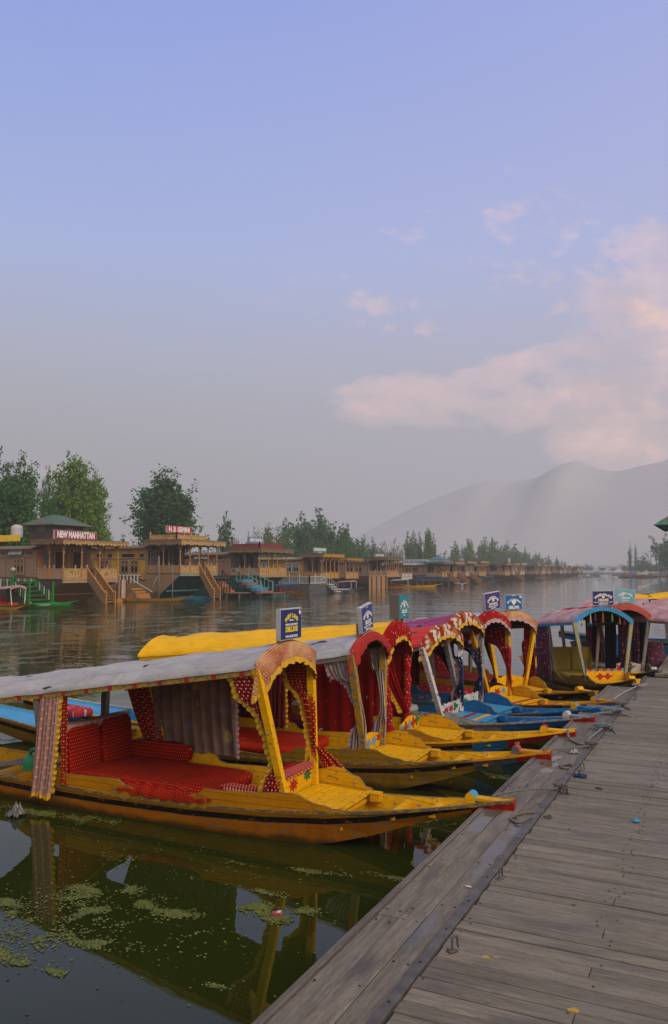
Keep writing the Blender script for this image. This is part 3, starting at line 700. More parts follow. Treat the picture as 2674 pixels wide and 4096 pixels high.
def shikara(c):
    g = c.get; root = thing('shikara', c['label'], 'boat', (c['tip'][0], c['tip'][1], g('lift', 0)), -R(g('yaw', 0)), 'shikaras moored along the jetty')
    xf, xr, w = g('xf', -2.2), g('xr', -5.9), g('w', .55); slope = g('slope', .135)
    ze0, za0 = g('ze', 1.545), g('za', 1.735)
    ze = lambda x: ze0 + (x - xf) * slope; za = lambda x: za0 + (x - xf) * g('zslope', slope * .96)
    root.scale.x = g('sx', 1); hs = c['hull']
    hull_mesh(aft=g('aft', -5.6), bowpatch=g('bowpatch', -.55), tip=g('tipx', -.24)).build('hull', [hs[0], hs[1], hs[2], g('rim', RIM), hs[3], g('aftin', hs[3]), hs[4], g('bowlow', hs[4]), g('tipm', REDP)], root)
    # raised side boards with a scroll at the front and a low step-in on the near side
    for s in (-1, 1):
        prof = [(-1.42, 0), (-1.52, .012), (-1.60, .05), (-1.66, .055), (-1.74, .085), (-1.84, .14), (-1.92, .155), (-2.05, .155), (-2.3, .15), (-2.70, .145), (-2.80, .15), (-2.86, .10), (-2.95, .085), (-3.05, .05), (-3.3, .03), (-3.55, .05), (-3.65, .085), (-3.74, .10), (-3.8, .145), (-3.9, .15), (-4.6, .125), (-5.05, .10), (-5.25, .02)]
        if s > 0: prof = [(-1.40, 0), (-1.46, .04), (-1.52, .05), (-1.60, .13), (-1.68, .15), (-1.78, .20), (-1.9, .215), (-2.0, .19), (-2.2, .16), (-3.2, .14), (-3.3, .16), (-3.36, .22), (-3.44, .23), (-3.52, .21), (-3.9, .24), (-4.6, .24), (-5.1, .2), (-5.25, .02)]
        rows = []
        for x, hh in prof:
            _, ht, zt, hb, zb = hull_at(x); o, i = s * (ht + .004 + hh * .12), s * (ht - .024 + hh * .12)
            rows.append([(x, s * (ht - .003), zt - .02), (x, o, zt + hh), (x, i, zt + hh), (x, s * (ht - .03), zt - .02)])
        b = MB(); b.grid(rows, mif=lambda i, j: 1 if j == 1 else (0 if j == 0 else 2))
        if s < 0 and g('scroll'):
            for x0, sg in ((-2.88, 1), (-3.78, -1)):
                _, ht, zt, hb, zb = hull_at(x0)
                pts = [(x0 + sg * dx, -(ht + .015 + .0), zt + dz) for dx, dz in ((0, .10), (.10, .085), (.13, -.01), (.09, -.035), (.02, -.02), (-.06, -.045), (-.13, -.015), (-.15, .03), (-.07, .05))]
                b.add(pts, [tuple(range(len(pts)))], 3)
        b.build('side_board', [g('board', hs[2]), RIM, hs[3], OLIV], root)
    # front seat and painted panel
    b = MB(); pc = g('seatc', YELD); rows = []
    for x in (-1.46, -1.75, -2.06):
        _, ht, zt, hb, zb = hull_at(x); q = ht - .035; rows.append([(x, -q, .345), (x, q, .345)])
    b.grid(rows); _, ht, zt, hb, zb = hull_at(-1.44); q = ht - .035
    b.box((-1.455, 0, .352), (.045, 2 * q + .01, .022)); b.box((-1.47, 0, .25), (.02, 2 * q - .03, .19)); b.box((-1.462, 0, .30), (.02, 2 * q - .03, .02), 1)
    for i in range(30): b.box((-1.455, -q + .03 + i * (2 * q - .06) / 29, .286), (.016, .010, .018), 1)
    for k, m in g('slats', []): b.box((k, 0, .3475), (.06, 2 * q + .04, .006), 2 + m)
    b.build('front_seat', [pc, g('seat2', pc)] + g('slatm', []), root)
    b = MB(); _, ht, zt, hb, zb = hull_at(-2.09); q = ht - .035; top = g('ptop', .53)
    out = [(-q, .33), (q, .33)] + [(q - 2 * q * i / 24, top + .03 * math.cos((i / 24 - .5) * 2 * math.pi * g('pw', 1)) * (1 if g('pw', 1) < 3 else .35) - .015) for i in range(25)]
    P = lambda a, bb, t: (-2.09 + t, a, bb)
    b.prism(out, P, -.018, 0, 0)
    for cx, cy, r, n, mi in g('flowers', []): flower(b, lambda a, bb: P(a, bb, .003), cx * q, cy, r, n, mi)
    b.build('front_panel', [g('panel', YEL)] + g('flm', [plain('red_flower_paint', (.40, .012, .010), .5), plain('green_flower_paint', (.012, .15, .05), .5), plain('blue_flower_paint', (.14, .30, .42), .5), WHTP]), root)
    if g('fringe'):
        b = MB(); rows = [[], []]; u = [[], []]; n = 36
        for i in range(n + 1):
            yy = -q + 2 * q * i / n; hh = .05 + (.03 if i % 4 == 2 else 0 if i % 2 else -.012)
            rows[0].append((-2.16, yy, top + .035)); rows[1].append((-2.075, yy, top + .02)); u[0].append((yy, 0)); u[1].append((yy, .1))
        r3 = [(-2.068, p[1], top - (.045 if i % 3 == 1 else .008)) for i, p in enumerate(rows[1])]
        rows.append(r3); u.append([(p[0], .2) for p in u[1]]); b.grid(rows, 0, u); b.build('panel_drape', g('fringe'), root)
    # posts
    pm = g('post', YEL); pw = g('postw', .066)
    rp = g('rpx', xr + 1.0); br = g('base', (.35, .33)); pts = {'fn': ((g('bx', -2.0), -br[0], .335), (xf, -w + .01, ze0 - .03)), 'ff': ((g('bx', -2.0) - .06, br[1], .34), (xf - .02, w - .01, ze0 - .03)),
        'rn': ((rp + .06, -.44, .30), (rp, -w + .03, ze(rp) - .03)), 'rf': ((rp + .06, .44, .30), (rp, w - .03, ze(rp) - .03))}
    for k, (p, q2) in pts.items():
        b = MB(); m = pm if k[0] == 'f' else g('rpost', GWOOD)
        b.bar(p, q2, pw * .8, pw, 0, pw * 1.1, pw * 1.1)
        if g('wrap') and k[0] == 'f':
            n = 14; rows, us = [], []
            for i in range(n + 1):
                f = .02 + .97 * i / n; cc = Vector(p).lerp(Vector(q2), f); rr = .058 + .012 * math.sin(i * 2.1)
                rows.append([cc + Vector((rr * math.cos(a), rr * math.sin(a), 0)) for a in [2 * math.pi * j / 12 for j in range(13)]]); us.append([(j * .03, i * .1) for j in range(13)])
            wo = MB(); wo.grid(rows, 0, us); po = b.build('post', m, root); wo.build('cloth_wrap', g('wrap'), po, True)
        else: b.build('post', m, root)
    # canopy: arched sheet, lining, eave beams
    ny, nx = 18, 60; arch = lambda f: 1 - abs(f) ** 1.95
    rows, rin = [], []
    for i in range(nx + 1):
        x = xf + .03 + (xr - xf - .03) * i / nx; ro, ri = [], []
        for j in range(ny + 1):
            f = -1 + 2 * j / ny; yy = f * (w + .02); z = ze(x) + (za(x) - ze(x)) * arch(f)
            wr = .016 * noise.noise(Vector((x * 1.7, yy * 5, c['tip'][1]))) + .012 * noise.noise(Vector((x * 6 + yy * 5, yy * 9, 3 + c['tip'][1])))
            wr += -.020 * abs(math.sin((x - xf) * 3.2)) ** .7 * (1 - abs(f) * .4)
            ro.append((x, yy, z + (wr if 0 < i < nx else 0) + .012)); ri.append((x, yy, z - .012))
        ro = [(x, -(w + .024), ze(x) - .030 + .012 * noise.noise(Vector((x * 4, 1, 2))))] + ro + [(x, w + .024, ze(x) - .03)]
        rows.append(ro); rin.append(ri)
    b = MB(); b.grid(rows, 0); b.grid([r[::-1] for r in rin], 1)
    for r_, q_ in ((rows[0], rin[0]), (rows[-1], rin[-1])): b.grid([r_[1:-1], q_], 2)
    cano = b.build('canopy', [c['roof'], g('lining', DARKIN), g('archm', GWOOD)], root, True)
    for s in (-1, 1):
        b = MB(); b.bar((xf + .03, s * (w - .005), ze0 - .045), (xr + .02, s * (w - .005), ze(xr) - .045), .035, .062)
        if g('marks') and s < 0:
            for i in range(12):
                x = xf - .12 - i * .31; b.bar((x, -(w + .0145), ze(x) - .045), (x - .05, -(w + .0145), ze(x - .05) - .045), .006, .055, 1)
        b.build('eave_beam', [g('beam', GWOOD), plain('red_flower_paint', (.40, .012, .010), .5)], root)
    b = MB(); n = 16
    fr = [(-1 + 2 * i / n) for i in range(n + 1)]
    rr = [[(xf + .035, f * (w + .02), ze0 + (za0 - ze0) * arch(f) + .014) for f in fr], [(xf + .035, f * (w - .02), ze0 + (za0 - ze0) * arch(f) - g('archd', .05)) for f in fr]]
    rr += [[(xf - .01, p[1], p[2]) for p in rr[1]], [(xf - .01, p[1], p[2]) for p in rr[0]]]
    b.grid(rr); b.grid([rr[3], rr[0]]); b.build('arch_board', g('archm', GWOOD), root)
    # valance hung round the front arch
    if g('val'):
        n = 36; G, U = [[], [], []], [[], [], []]; edge = []
        for i in range(n + 1):
            f = -1 + 2 * i / n; yy = f * (w + .035); zt = ze0 + (za0 - ze0) * arch(f) + .03
            hh = g('valh', .155) + g('vals', .05) * abs(f) ** 4 + g('valdrop', .0) * abs(f) ** 3; sw = .010 * math.sin(i * 2.2) + .008 * math.sin(i * .9)
            xo = xf + .05; side = max(0, abs(f) - .86) * .9
            G[0].append((xo - .05, yy * .985, zt - .004)); G[1].append((xo + .012 + sw * .4 - side * .3, yy, zt - .03)); G[2].append((xo + .030 + sw - side, yy * .97, zt - hh))
            for k, vv in enumerate((0, .05, .05 + hh)): U[k].append((yy * 1.1, vv))
            edge.append(Vector(G[2][-1]))
        b = MB(); b.grid(G, 0, U); vo = b.build('valance', g('val'), root, True)
        if g('valf'):
            b = MB(); skip = g('valskip', []); segs = []; cur = []
            for i, p in enumerate(edge):
                if i in skip:
                    if len(cur) > 1: segs.append(cur)
                    cur = []
                else: cur.append(p)
            if len(cur) > 1: segs.append(cur)
            for sgm in segs: ruffle(b, [p + Vector((.006, 0, .025)) for p in sgm], lambda t: Vector((.1, 0, -1)), g('valfw', .055), 0, .010, .045)
            b.build('frill', g('valf'), vo, True)
    # seat: base, mattress, backrest
    b = MB(); b.box((-3.95, 0, .17), (1.75, .80, .22)); b.build('seat_base', hs[3], root)
    sm = g('seat', F_REDS); b = MB(); cushion(b, (-3.75, 0, .325), (2.0, .86, .12), 0, 10)
    if g('drape'):
        rows, us = [], []; n = 46
        for k in range(4):
            row, ur = [], []
            for i in range(n + 1):
                x = -2.72 - 1.10 * i / n; ht = hull_at(x)[1]; sc_ = .5 + .5 * abs(math.sin(i / n * math.pi * 7)); mid = math.sin(i / n * math.pi)
                yy, zz = [(-.36, .385), (-.47, .345), (-(ht + .02), .315), (-(ht + .022), .298 - .045 * sc_ * mid ** .5)][k]
                row.append((x, yy + .006 * math.sin(i * 1.1), zz + .008 * math.sin(i * .8))); ur.append((x, k * .09))
            rows.append(row); us.append(ur)
        b.grid(rows, 0, us)
    b.build('seat_mattress', sm, root, True)
    bm = g('back', sm); b = MB(); xb = g('xb', -4.72)
    for s in (-1, 1): cushion(b, (xb + s * .02, s * .235, .555), (.09, .465, .54), 0, 10, tilt=-.10)
    b.box((xb - .09, 0, .45), (.03, .9, .55), 1)
    if g('backroll', True): cushion(b, (xb - .07, 0, .80), (.13, .96, .085), 2, 8)
    b.build('backrest', [bm, hs[3], g('roll', bm)], root, True)
    if g('bolster'):
        b = MB(); cushion(b, (-4.05, .44, .46), (.85, .13, .20), 0, 8); b.build('armrest_cushion', g('bolster'), root, True)
    if g('pad'):
        b = MB(); cushion(b, (-2.45, -.30, .40), (.55, .16, .045), 0, 8); cushion(b, (-2.25, .1, .44), (.14, .5, .20), 0, 8); b.build('front_cushion', g('pad'), root, True)
    # bow block, thwarts, stern deck
    b = MB(); nb = g('nub', (BLUL, WHTP)); rows = []
    for i in range(9):
        a = math.pi * i / 8; rows.append([(-.37 - .052 * math.cos(a) * .9, yy, .475 + .085 * math.sin(a) ** .6) for yy in (-.055, .055)])
    b.grid(rows, 0); b.add([r[0] for r in rows], [tuple(range(9))[::-1]], 1); b.add([r[1] for r in rows], [tuple(range(9))], 1)
    b.box((-.21, 0, .508), (.34, .10, .022), 2)
    b.build('bow_block', [nb[0], nb[1], hs[4] if g('bowpatch', 1) else hs[3]], root)
    for x in (-.68, -1.02): q = hull_at(x)[1]; z = hull_at(x)[2]; b = MB(); b.box((x, 0, z - .06), (.06, 2 * q - .07, .06)); b.build('thwart', hs[3], root)
    b = MB(); b.box((-1.36, hull_at(-1.36)[1] - .09, .335), (.09, .10, .075)); b.build('cleat', hs[3], root)
    b = MB(); am = g('aftin', hs[3]); rows = []
    for x in (-6.85, -7.4, -8.0, -8.45): q = hull_at(x)[1]; rows.append([(x, -q + .03, hull_at(x)[2] - .03), (x, q - .03, hull_at(x)[2] - .03)])
    b.grid(rows, 0); b.box((-6.85, 0, hull_at(-6.85)[2] - .04), (.06, .72, .05), 1)
    b.build('stern_deck', [am, GWOOD], root); b = MB(); b.box((-5.9, 0, .2), (.14, .80, .03)); b.build('thwart', GWOOD, root)
    for cr in g('curtains', []): curtain(root, **cr)
    if g('sign'):
        k = g('sign'); sign(root, (xf + k.get('dx', .05), k.get('dy', 0), za0 + .03 + k['h'] / 2 + k.get('dz', 0)), k['w'], k['h'], k.get('t', .06), k['m'], k['lines'], k.get('tilt', 0), False, k.get('house'), k.get('heart', False), k.get('edge'))
        b = MB()
        for yy in (-.12, .12): b = MB(); b.bar((xf - .02, yy + k.get('dy', 0), za0 - .06), (xf - .02, yy + k.get('dy', 0), za0 + .12), .02, .03); b.build('sign_bracket', GWOOD, root)
    return root
V = lambda *a: tuple(a)
def tied(xt, x0, yt, yb, zt, mat, fr, tie=.70, w=.26, s=-1, seed=1, bot=.33, folds=5, amp=.02, edges='LB', fw=.05, sw=.17):
    """curtain gathered to the front post: wide at the eave, knotted at `tie`, spread below"""
    y = lambda q: s * q
    return dict(mat=mat, rows=[(V(xt - w, y(yt), zt - .03), V(xt - .03, y(yt), zt)), (V(xt - w * .72, y(yt - .03), zt - .25), V(xt + .01, y(yt - .02), zt - .25)), (V(x0 - w * .42 - .06, y((yt + yb) / 2), (zt + tie) / 2 + .02), V(x0 - .045, y((yt + yb) / 2), (zt + tie) / 2 + .02)),
        (V(x0 - .05, y(yb + .01), tie), V(x0 + .015, y(yb + .0), tie)), (V(x0 - sw * .8, y(yb + .02), tie - .16), V(x0 + .03, y(yb), tie - .16)), (V(x0 - sw, y(yb + .01), bot), V(x0 + .02, y(yb - .01), bot))], folds=folds, amp=amp, frill=fr, edges=edges, frillw=fw, seed=seed)
def hang(x0, x1, y0, y1, zt0, zt1, zb, mat, fr=None, edges='B', folds=7, amp=.025, seed=2, fw=.05, bx=0, by=0):
    return dict(mat=mat, rows=[(V(x0, y0, zt0), V(x1, y1, zt1)), (V(x0 + bx * .4, y0 + by * .3, (zt0 + zb) / 2), V(x1 + bx * .4, y1 + by * .3, (zt1 + zb) / 2)), (V(x0 + bx, y0 + by, zb), V(x1 + bx, y1 + by, zb))], folds=folds, amp=amp, frill=fr, edges=edges, frillw=fw, seed=seed)

DEL = 'DELUXE'
BSC = hull_at
# --- nearest boat
shikara(dict(label='nearest yellow shikara with white canopy, dark blue FAIRY LAND sign and red dotted seats', tip=(-1.67, 6.82), xr=-6.1, rpx=-4.92, w=.55, slope=.150, zslope=.146, ze=1.585, za=1.752,
    hull=[ORD, BLK, ORA, YELI, YEL], board=ORA, bowpatch=0, scroll=True, roof=T_WHITE, beam=YWRM, marks=True, archm=OLIV, post=YEL, ptop=.53,
    flowers=[(-.80, .40, .034, 6, 2), (-.12, .425, .050, 8, 1), (.60, .455, .045, 7, 2)], fringe=F_REDW, val=F_VAL, valf=F_YFR, valh=.19, valdrop=.05, vals=.10,
    seat=F_REDS, back=F_REDS, roll=F_FADE, xb=-4.52, drape=True, bolster=F_REDS, pad=F_REDW, nub=(BLUL, YEL),
    curtains=[tied(-2.22, -2.06, .53, .40, 1.53, F_REDW, F_YFR, tie=.70, w=.27, bot=.36, sw=.16),
              tied(-2.22, -2.08, .52, .36, 1.52, F_RED, F_YFR, tie=.70, w=.30, s=1, seed=4, bot=.40, sw=.10),
              dict(mat=F_RED, rows=[(V(-2.10, .37, .70), V(-2.02, .40, .70)), (V(-2.06, .42, .6), V(-1.92, .46, .6)), (V(-2.02, .42, .48), V(-1.82, .50, .50))], folds=3, amp=.02, frill=F_YFR, edges='B', seed=12),
              hang(-4.84, -4.58, -.555, -.55, 1.12, 1.16, .155, F_FADE, F_YFR, 'RB', 5, .026, 3, .045, bx=-.06, by=-.03),
              hang(-4.57, -4.51, -.53, -.50, 1.14, 1.15, .25, F_RED, None, '', 2, .02, 5, bx=.02),
              hang(-4.62, -4.32, .53, .53, 1.11, 1.16, .50, F_RED, F_YFR, 'RB', 5, .03, 6, .05, bx=.30, by=-.03),
              hang(-4.30, -3.14, .52, .52, 1.19, 1.36, .47, F_GREY, F_WFR, 'R', 9, .030, 7, .035, bx=.06)],
    sign=dict(w=.42, h=.30, t=.045, m=board('navy', (.018, .030, .16)), lines=[('FAIRY LAND', .054, .27, .080, .17, LETY), ('Ghat No.2', .024, .09, .038, 0, LETW), ('REGD NO. JKSR 0000477', .026, .24, -.005, 0, LETW), (DEL, .066, .24, -.052, 0, LETY), ('WITH MUSIC SYSTE', .030, .24, -.118, 0, LETW)], house=(.165, .112, .034))))
# --- second boat
shikara(dict(label='yellow shikara with patched white canopy, pastel curtain and tilted blue KING SULIMAN sign', tip=(-1.755, 8.80), yaw=-1, xf=-2.1, xr=-5.3, w=.53, ze=1.53, za=1.715, slope=.175,
    hull=[OLIV, BLK, ORA, YELI, ORA], board=OLIV, bowpatch=-.75, bowlow=BLUG, aftin=BLUL, aft=-5.9, roof=T_GREY, beam=GWOOD, archm=T_WHITE, post=YWRM, postw=.072,
    flowers=[(-.6, .40, .05, 5, 3), (-.1, .42, .05, 5, 3), (.35, .43, .05, 5, 3), (.7, .45, .04, 5, 1)], val=plain('red_fringe', (.40, .016, .012), .8, .5, 30), valh=.12, valdrop=.12,
    seat=T_ORG, back=T_ORG, nub=(plain('rose_cloth', (.38, .04, .06), .7), BLUG),
    curtains=[tied(-2.14, -2.0, .51, .38, 1.50, F_PAST, F_WFR, tie=.78, w=.30, seed=8, bot=.34, edges='L', fw=.04), tied(-2.14, -2.04, .50, .34, 1.48, F_PAST, None, tie=.78, w=.16, s=1, seed=9, bot=.45),
              hang(-3.25, -2.95, -.50, -.50, 1.25, 1.29, .60, F_DARK, F_YFR, 'R', 5, .02, 11, .03), hang(-4.45, -4.1, .50, .50, 1.06, 1.12, .5, F_DARK, None, '', 5, .02, 12)],
    sign=dict(w=.33, h=.30, t=.05, dy=-.16, m=board('blue', (.035, .06, .25)), tilt=R(10), lines=[('NEW', .022, .035, .125, 0, LETW), ('KING SULIMAN', .052, .27, .062, .15, LETW), (DEL, .062, .17, -.045, 0, LETW), ('Regd No. 00000000', .026, .24, -.088, 0, LETW), ('Ghat No. 2', .030, .16, -.122, 0, LETW)], house=(-.0, .03, .045))))
# --- third boat
shikara(dict(label='yellow shikara with yellow canopy, teal CROWN OF PEACE sign and red wrapped posts', tip=(-1.72, 10.10), yaw=-3, xf=-2.28, xr=-6.0, w=.56, ze=1.55, za=1.765, slope=.086, bx=-2.22, base=(.44, .44),
    hull=[OLIV, BLK, ORA, YELI, YEL], board=ORA, bowpatch=-1.15, bowlow=BLUP, tipx=-.4, aftin=BLUL, aft=-5.9, roof=T_YEL, beam=YEL, post=YEL, wrap=F_CONF, rim=YEL,
    flowers=[(-.8, .42, .06, 3, 3), (-.45, .43, .06, 4, 1), (-.05, .43, .06, 4, 3), (.35, .44, .06, 4, 1), (.75, .45, .06, 4, 2)], val=F_CONF, valf=F_YFR, valh=.24, valdrop=.10, valskip=[8, 9, 26, 27], valfw=.05,
    seat=F_SPOT, back=F_SPOT, nub=(REDP, YEL),
    curtains=[hang(-3.35, -2.40, -.54, -.53, 1.40, 1.48, .34, F_SPOT, F_YFR, 'B', 5, .012, 14, .04), hang(-4.75, -3.55, -.53, -.53, 1.28, 1.39, .36, F_SPOT, None, '', 6, .012, 15),
              hang(-3.2, -2.36, .53, .53, 1.42, 1.49, .36, F_SPOT, None, '', 5, .015, 16), dict(mat=F_SPOT, rows=[(V(-2.40, -.49, 1.50), V(-2.24, -.44, 1.52)), (V(-2.32, -.3, 1.05), V(-2.2, -.18, 1.05)), (V(-2.16, -.06, .58), V(-2.10, .02, .58))], folds=3, amp=.015, frill=F_YFR, edges='L', frillw=.05, seed=17)],
    sign=dict(w=.44, h=.325, t=.13, dy=.20, m=board('teal', (.012, .26, .32)), edge=plain('grey_sign_box', (.13, .12, .11), .7), lines=[('CROWN OF PEACE', .052, .38, .060, .21, LETW), (DEL, .066, .23, -.062, 0, LETW), ('REGD. NO.', .022, .10, -.115, 0, LETW)], house=(0, .035, .062))))
# --- fourth
shikara(dict(label='blue and grey shikara with red canopy, white patterned posts and orange cover inside', tip=(-1.65, 11.15), yaw=7, xf=-2.2, xr=-5.2, w=.68, ze=1.40, za=1.64, slope=.13, base=(.44, .35),
    hull=[GRYP, GRYP, GRYP, BLUP, GRYP], board=WHTP, bowpatch=-.95, bowlow=BLUP, tipm=REDP, rim=GRYP, roof=T_RED, post=WHTP, postw=.068, panel=WHTP, pw=5, seatc=BLUL, slats=[(-1.62, 0), (-1.82, 1)], slatm=[YEL, REDP],
    flowers=[(-.75, .41, .045, 3, 2), (-.3, .42, .045, 8, 1), (.1, .43, .045, 8, 1), (.5, .44, .05, 3, 2), (.85, .45, .035, 3, 0)], val=F_LEAF, valf=F_YFR, valh=.19, valdrop=.0, valskip=[10, 25], valfw=.05,
    seat=T_WHITE, back=T_ORG, roll=T_ORG, nub=(WHTP, WHTP),
    curtains=[hang(-4.3, -3.2, .56, .56, 1.24, 1.3, .45, F_DARK, None, '', 8, .03, 21), tied(-2.25, -2.05, .57, .37, 1.36, F_BLUE, F_WFR, tie=.80, w=.2, s=1, seed=22, bot=.42, edges='L')]))
# --- fifth
shikara(dict(label='blue shikara with purple lettered canopy, grey posts and dark blue curtains', tip=(-1.67, 11.86), yaw=12, xf=-2.15, xr=-5.2, w=.62, ze=1.53, za=1.78, slope=.16, base=(.40, .35),
    hull=[OLIV, GRYP, BLUG, BLUP, BLUP], board=BLUG, bowpatch=-.8, bowlow=BLUP, tipx=-.12, tipm=BLUP, rim=BLUG, roof=T_PUR, post=GRYP, postw=.068, panel=WHTP, pw=5, seatc=BLUL,
    flowers=[(-.2, .41, .05, 3, 2), (.45, .43, .05, 5, 0)], val=F_LEAF, valf=F_YFR, valh=.19, valdrop=.0, valskip=[18], valfw=.05, seat=F_BLUE, back=BLUG, nub=(GRYP, YEL),
    curtains=[tied(-2.2, -2.05, .56, .38, 1.48, F_DARK, None, tie=.7, w=.45, s=-1, seed=31, bot=.4), tied(-2.2, -2.05, .55, .37, 1.48, F_BLUE, None, tie=.80, w=.55, s=1, seed=32, bot=.40, amp=.03), hang(-4.2, -3.3, .52, .52, 1.36, 1.42, .5, F_DARK, None, '', 8, .03, 33)]))
# --- sixth
shikara(dict(label='yellow shikara with purple DAUGOLA PALACE sign, spotted yellow posts and red printed curtains', tip=(-1.52, 12.60), yaw=18, xf=-2.2, xr=-5.2, w=.57, ze=1.50, za=1.76, slope=.14,
    hull=[OLIV, BLK, ORA, YELI, ORA], board=ORA, bowpatch=-.62, bowlow=BLUG, tipx=-.3, tipm=BLUP, rim=plain('maroon_rim', (.10, .03, .015), .6), roof=T_STR, post=dots('spotted_post', (.62, .30, .012), (.42, .02, .01), 16, 16, .2), seatc=YEL, slats=[(-1.6, 0)], slatm=[REDP],
    flowers=[(-.55, .42, .045, 8, 3), (0, .43, .06, 6, 1), (.5, .44, .045, 8, 3)], val=F_FLOR, valf=F_WFR, valh=.17, valdrop=.02, valfw=.06, seat=F_FLOR, back=F_FLOR, nub=(BLUP, YEL),
    curtains=[tied(-2.22, -2.05, .54, .38, 1.46, F_FLOR, None, tie=.66, w=.40, seed=41, bot=.36, amp=.03), tied(-2.22, -2.06, .53, .36, 1.46, F_FLOR, None, tie=.72, w=.55, s=1, seed=42, bot=.38, amp=.03, sw=.1)],
    sign=dict(w=.46, h=.29, t=.06, m=board('violet', (.07, .035, .22)), tilt=R(5), lines=[('DAUGOLA PALACE', .055, .36, .062, .21, LETW), ('SUPER DELUXE', .040, .25, -.045, 0, LETW), ('REGD. NO. 074-YSB-45', .030, .28, -.082, 0, LETW), ('GHAT NO.10', .030, .16, -.115, 0, LETW)], house=(.01, .03, .055))))
# --- seventh
shikara(dict(label='worn yellow shikara with blue heart DIL KA BADSHAH sign and red floral curtains', tip=(-1.95, 13.42), yaw=36, xf=-2.0, xr=-4.9, w=.56, ze=1.47, za=1.70, slope=.10,
    hull=[BLK, BLK, OLIV, YELI, OLIV], board=OLIV, bowpatch=0, tipx=-.08, tipm=OLIV, rim=OLIV, roof=T_STR, post=YEL, flowers=[(0, .43, .05, 6, 1)], val=F_VAL, valf=F_WFR, valh=.16, valdrop=.02, seat=F_FLOR, back=F_FLOR, backroll=False, nub=(YEL, YEL),
    curtains=[tied(-2.02, -1.99, .53, .40, 1.44, F_DARK, None, tie=.6, w=.3, seed=51, bot=.4), tied(-2.02, -2.06, .53, .36, 1.44, F_FLOR, None, tie=.62, w=.30, s=1, seed=52, bot=.30, amp=.03, sw=.15), hang(-2.35, -2.02, .57, .55, 1.42, 1.44, .34, F_FLOR, None, '', 4, .03, 53)],
    sign=dict(w=.40, h=.275, t=.05, m=board('bright_blue', (.010, .13, .36)), lines=[('DIL KA BADSHAH', .045, .34, .048, .22, LETW), (DEL, .066, .24, -.092, 0, LETW), ('Ghat No. 2', .018, .08, .122, 0, LETW)], heart=True, house=(.155, .10, .035))))
# --- eighth, turned towards the jetty's end
shikara(dict(label='olive yellow shikara with blue arch, hanging tassels and dark blue HAMID PALACE sign', tip=(-1.50, 15.22), yaw=55, sx=.58, xf=-2.12, xr=-5.3, w=.60, ze=1.48, za=1.74, slope=.05, base=(.40, .40),
    hull=[OLIV, BLK, OLIV, YELI, YEL], board=OLIV, bowpatch=0, tipx=-.08, tipm=YEL, roof=T_PINK, archm=BLUL, beam=BLUL, archd=.07, post=paint('patched_yellow_blue', (.52, .34, .03), .5, .9, (.16, .32, .36)), ptop=.55, pw=9,
    flowers=[(-.95 + .19 * i, .545, .026, 5, 1 if i % 2 else 3) for i in range(11)] + [(-.25, .42, .05, 4, 1), (.15, .42, .05, 4, 1)], lining=F_BLACK, seat=F_YSEAT, back=F_YSEAT, roll=F_YSEAT, xb=-4.6, nub=(YEL, YEL),
    curtains=[hang(-5.25, -4.15, -.59, -.58, 1.34, 1.38, .20, F_PURP, F_WFR, 'R', 7, .03, 61), tied(-2.15, -2.0, .57, .42, 1.44, F_PURP, None, tie=.6, w=.2, seed=62, bot=.42, amp=.02), hang(-2.9, -2.2, .57, .57, 1.42, 1.44, .30, F_PURP, None, '', 4, .03, 63), hang(-3.7, -2.9, .5, .5, 1.36, 1.40, .45, F_BLACK, None, '', 6, .03, 64)],
    sign=dict(w=.44, h=.285, t=.04, m=board('navy', (.018, .030, .16)), lines=[('HAMID PALACE', .062, .38, .066, .26, LETW), (DEL, .055, .21, -.035, 0, LETW), ('REGD.NO. 00000000 DATED 1-4-2010', .022, .38, -.078, 0, LETW), ('GHAT NO. 2', .038, .19, -.112, 0, LETW)], house=(0, .03, .045), tilt=R(1))))
# --- ninth, behind it
shikara(dict(label='dark grey shikara with red dotted canopy and pale blue sign behind the blue arched one', tip=(-1.25, 16.80), yaw=55, sx=.6, xf=-2.1, xr=-6.4, w=.55, ze=1.50, za=1.74, slope=.05,
    hull=[BLUG, BLK, BLUG, BLUG, BLUG], board=WHTP, bowpatch=0, tipx=-.08, tipm=BLUG, rim=GRYP, roof=F_RED, post=GRYP, postw=.07, panel=WHTP, flowers=[(-.4, .44, .05, 5, 1), (.2, .44, .05, 5, 2)], val=F_REDW, valh=.15, lining=F_BLACK, seat=T_WHITE, back=BLUG, nub=(WHTP, WHTP),
    curtains=[hang(-2.85, -2.2, .53, .52, 1.36, 1.38, .5, F_BLACK, None, '', 4, .03, 71), hang(-2.8, -2.2, -.53, -.52, 1.36, 1.38, .6, F_DARK, None, '', 4, .03, 72)],
    sign=dict(w=.44, h=.28, t=.04, m=board('pale_blue', (.16, .42, .54)), lines=[('QUEEN A DAL', .05, .34, .055, .25, LETW), (DEL, .045, .2, -.04, 0, LETW), ('GHAT NO. 2', .03, .16, -.09, 0, LETW)], house=(-.07, .035, .05), tilt=R(-4))))
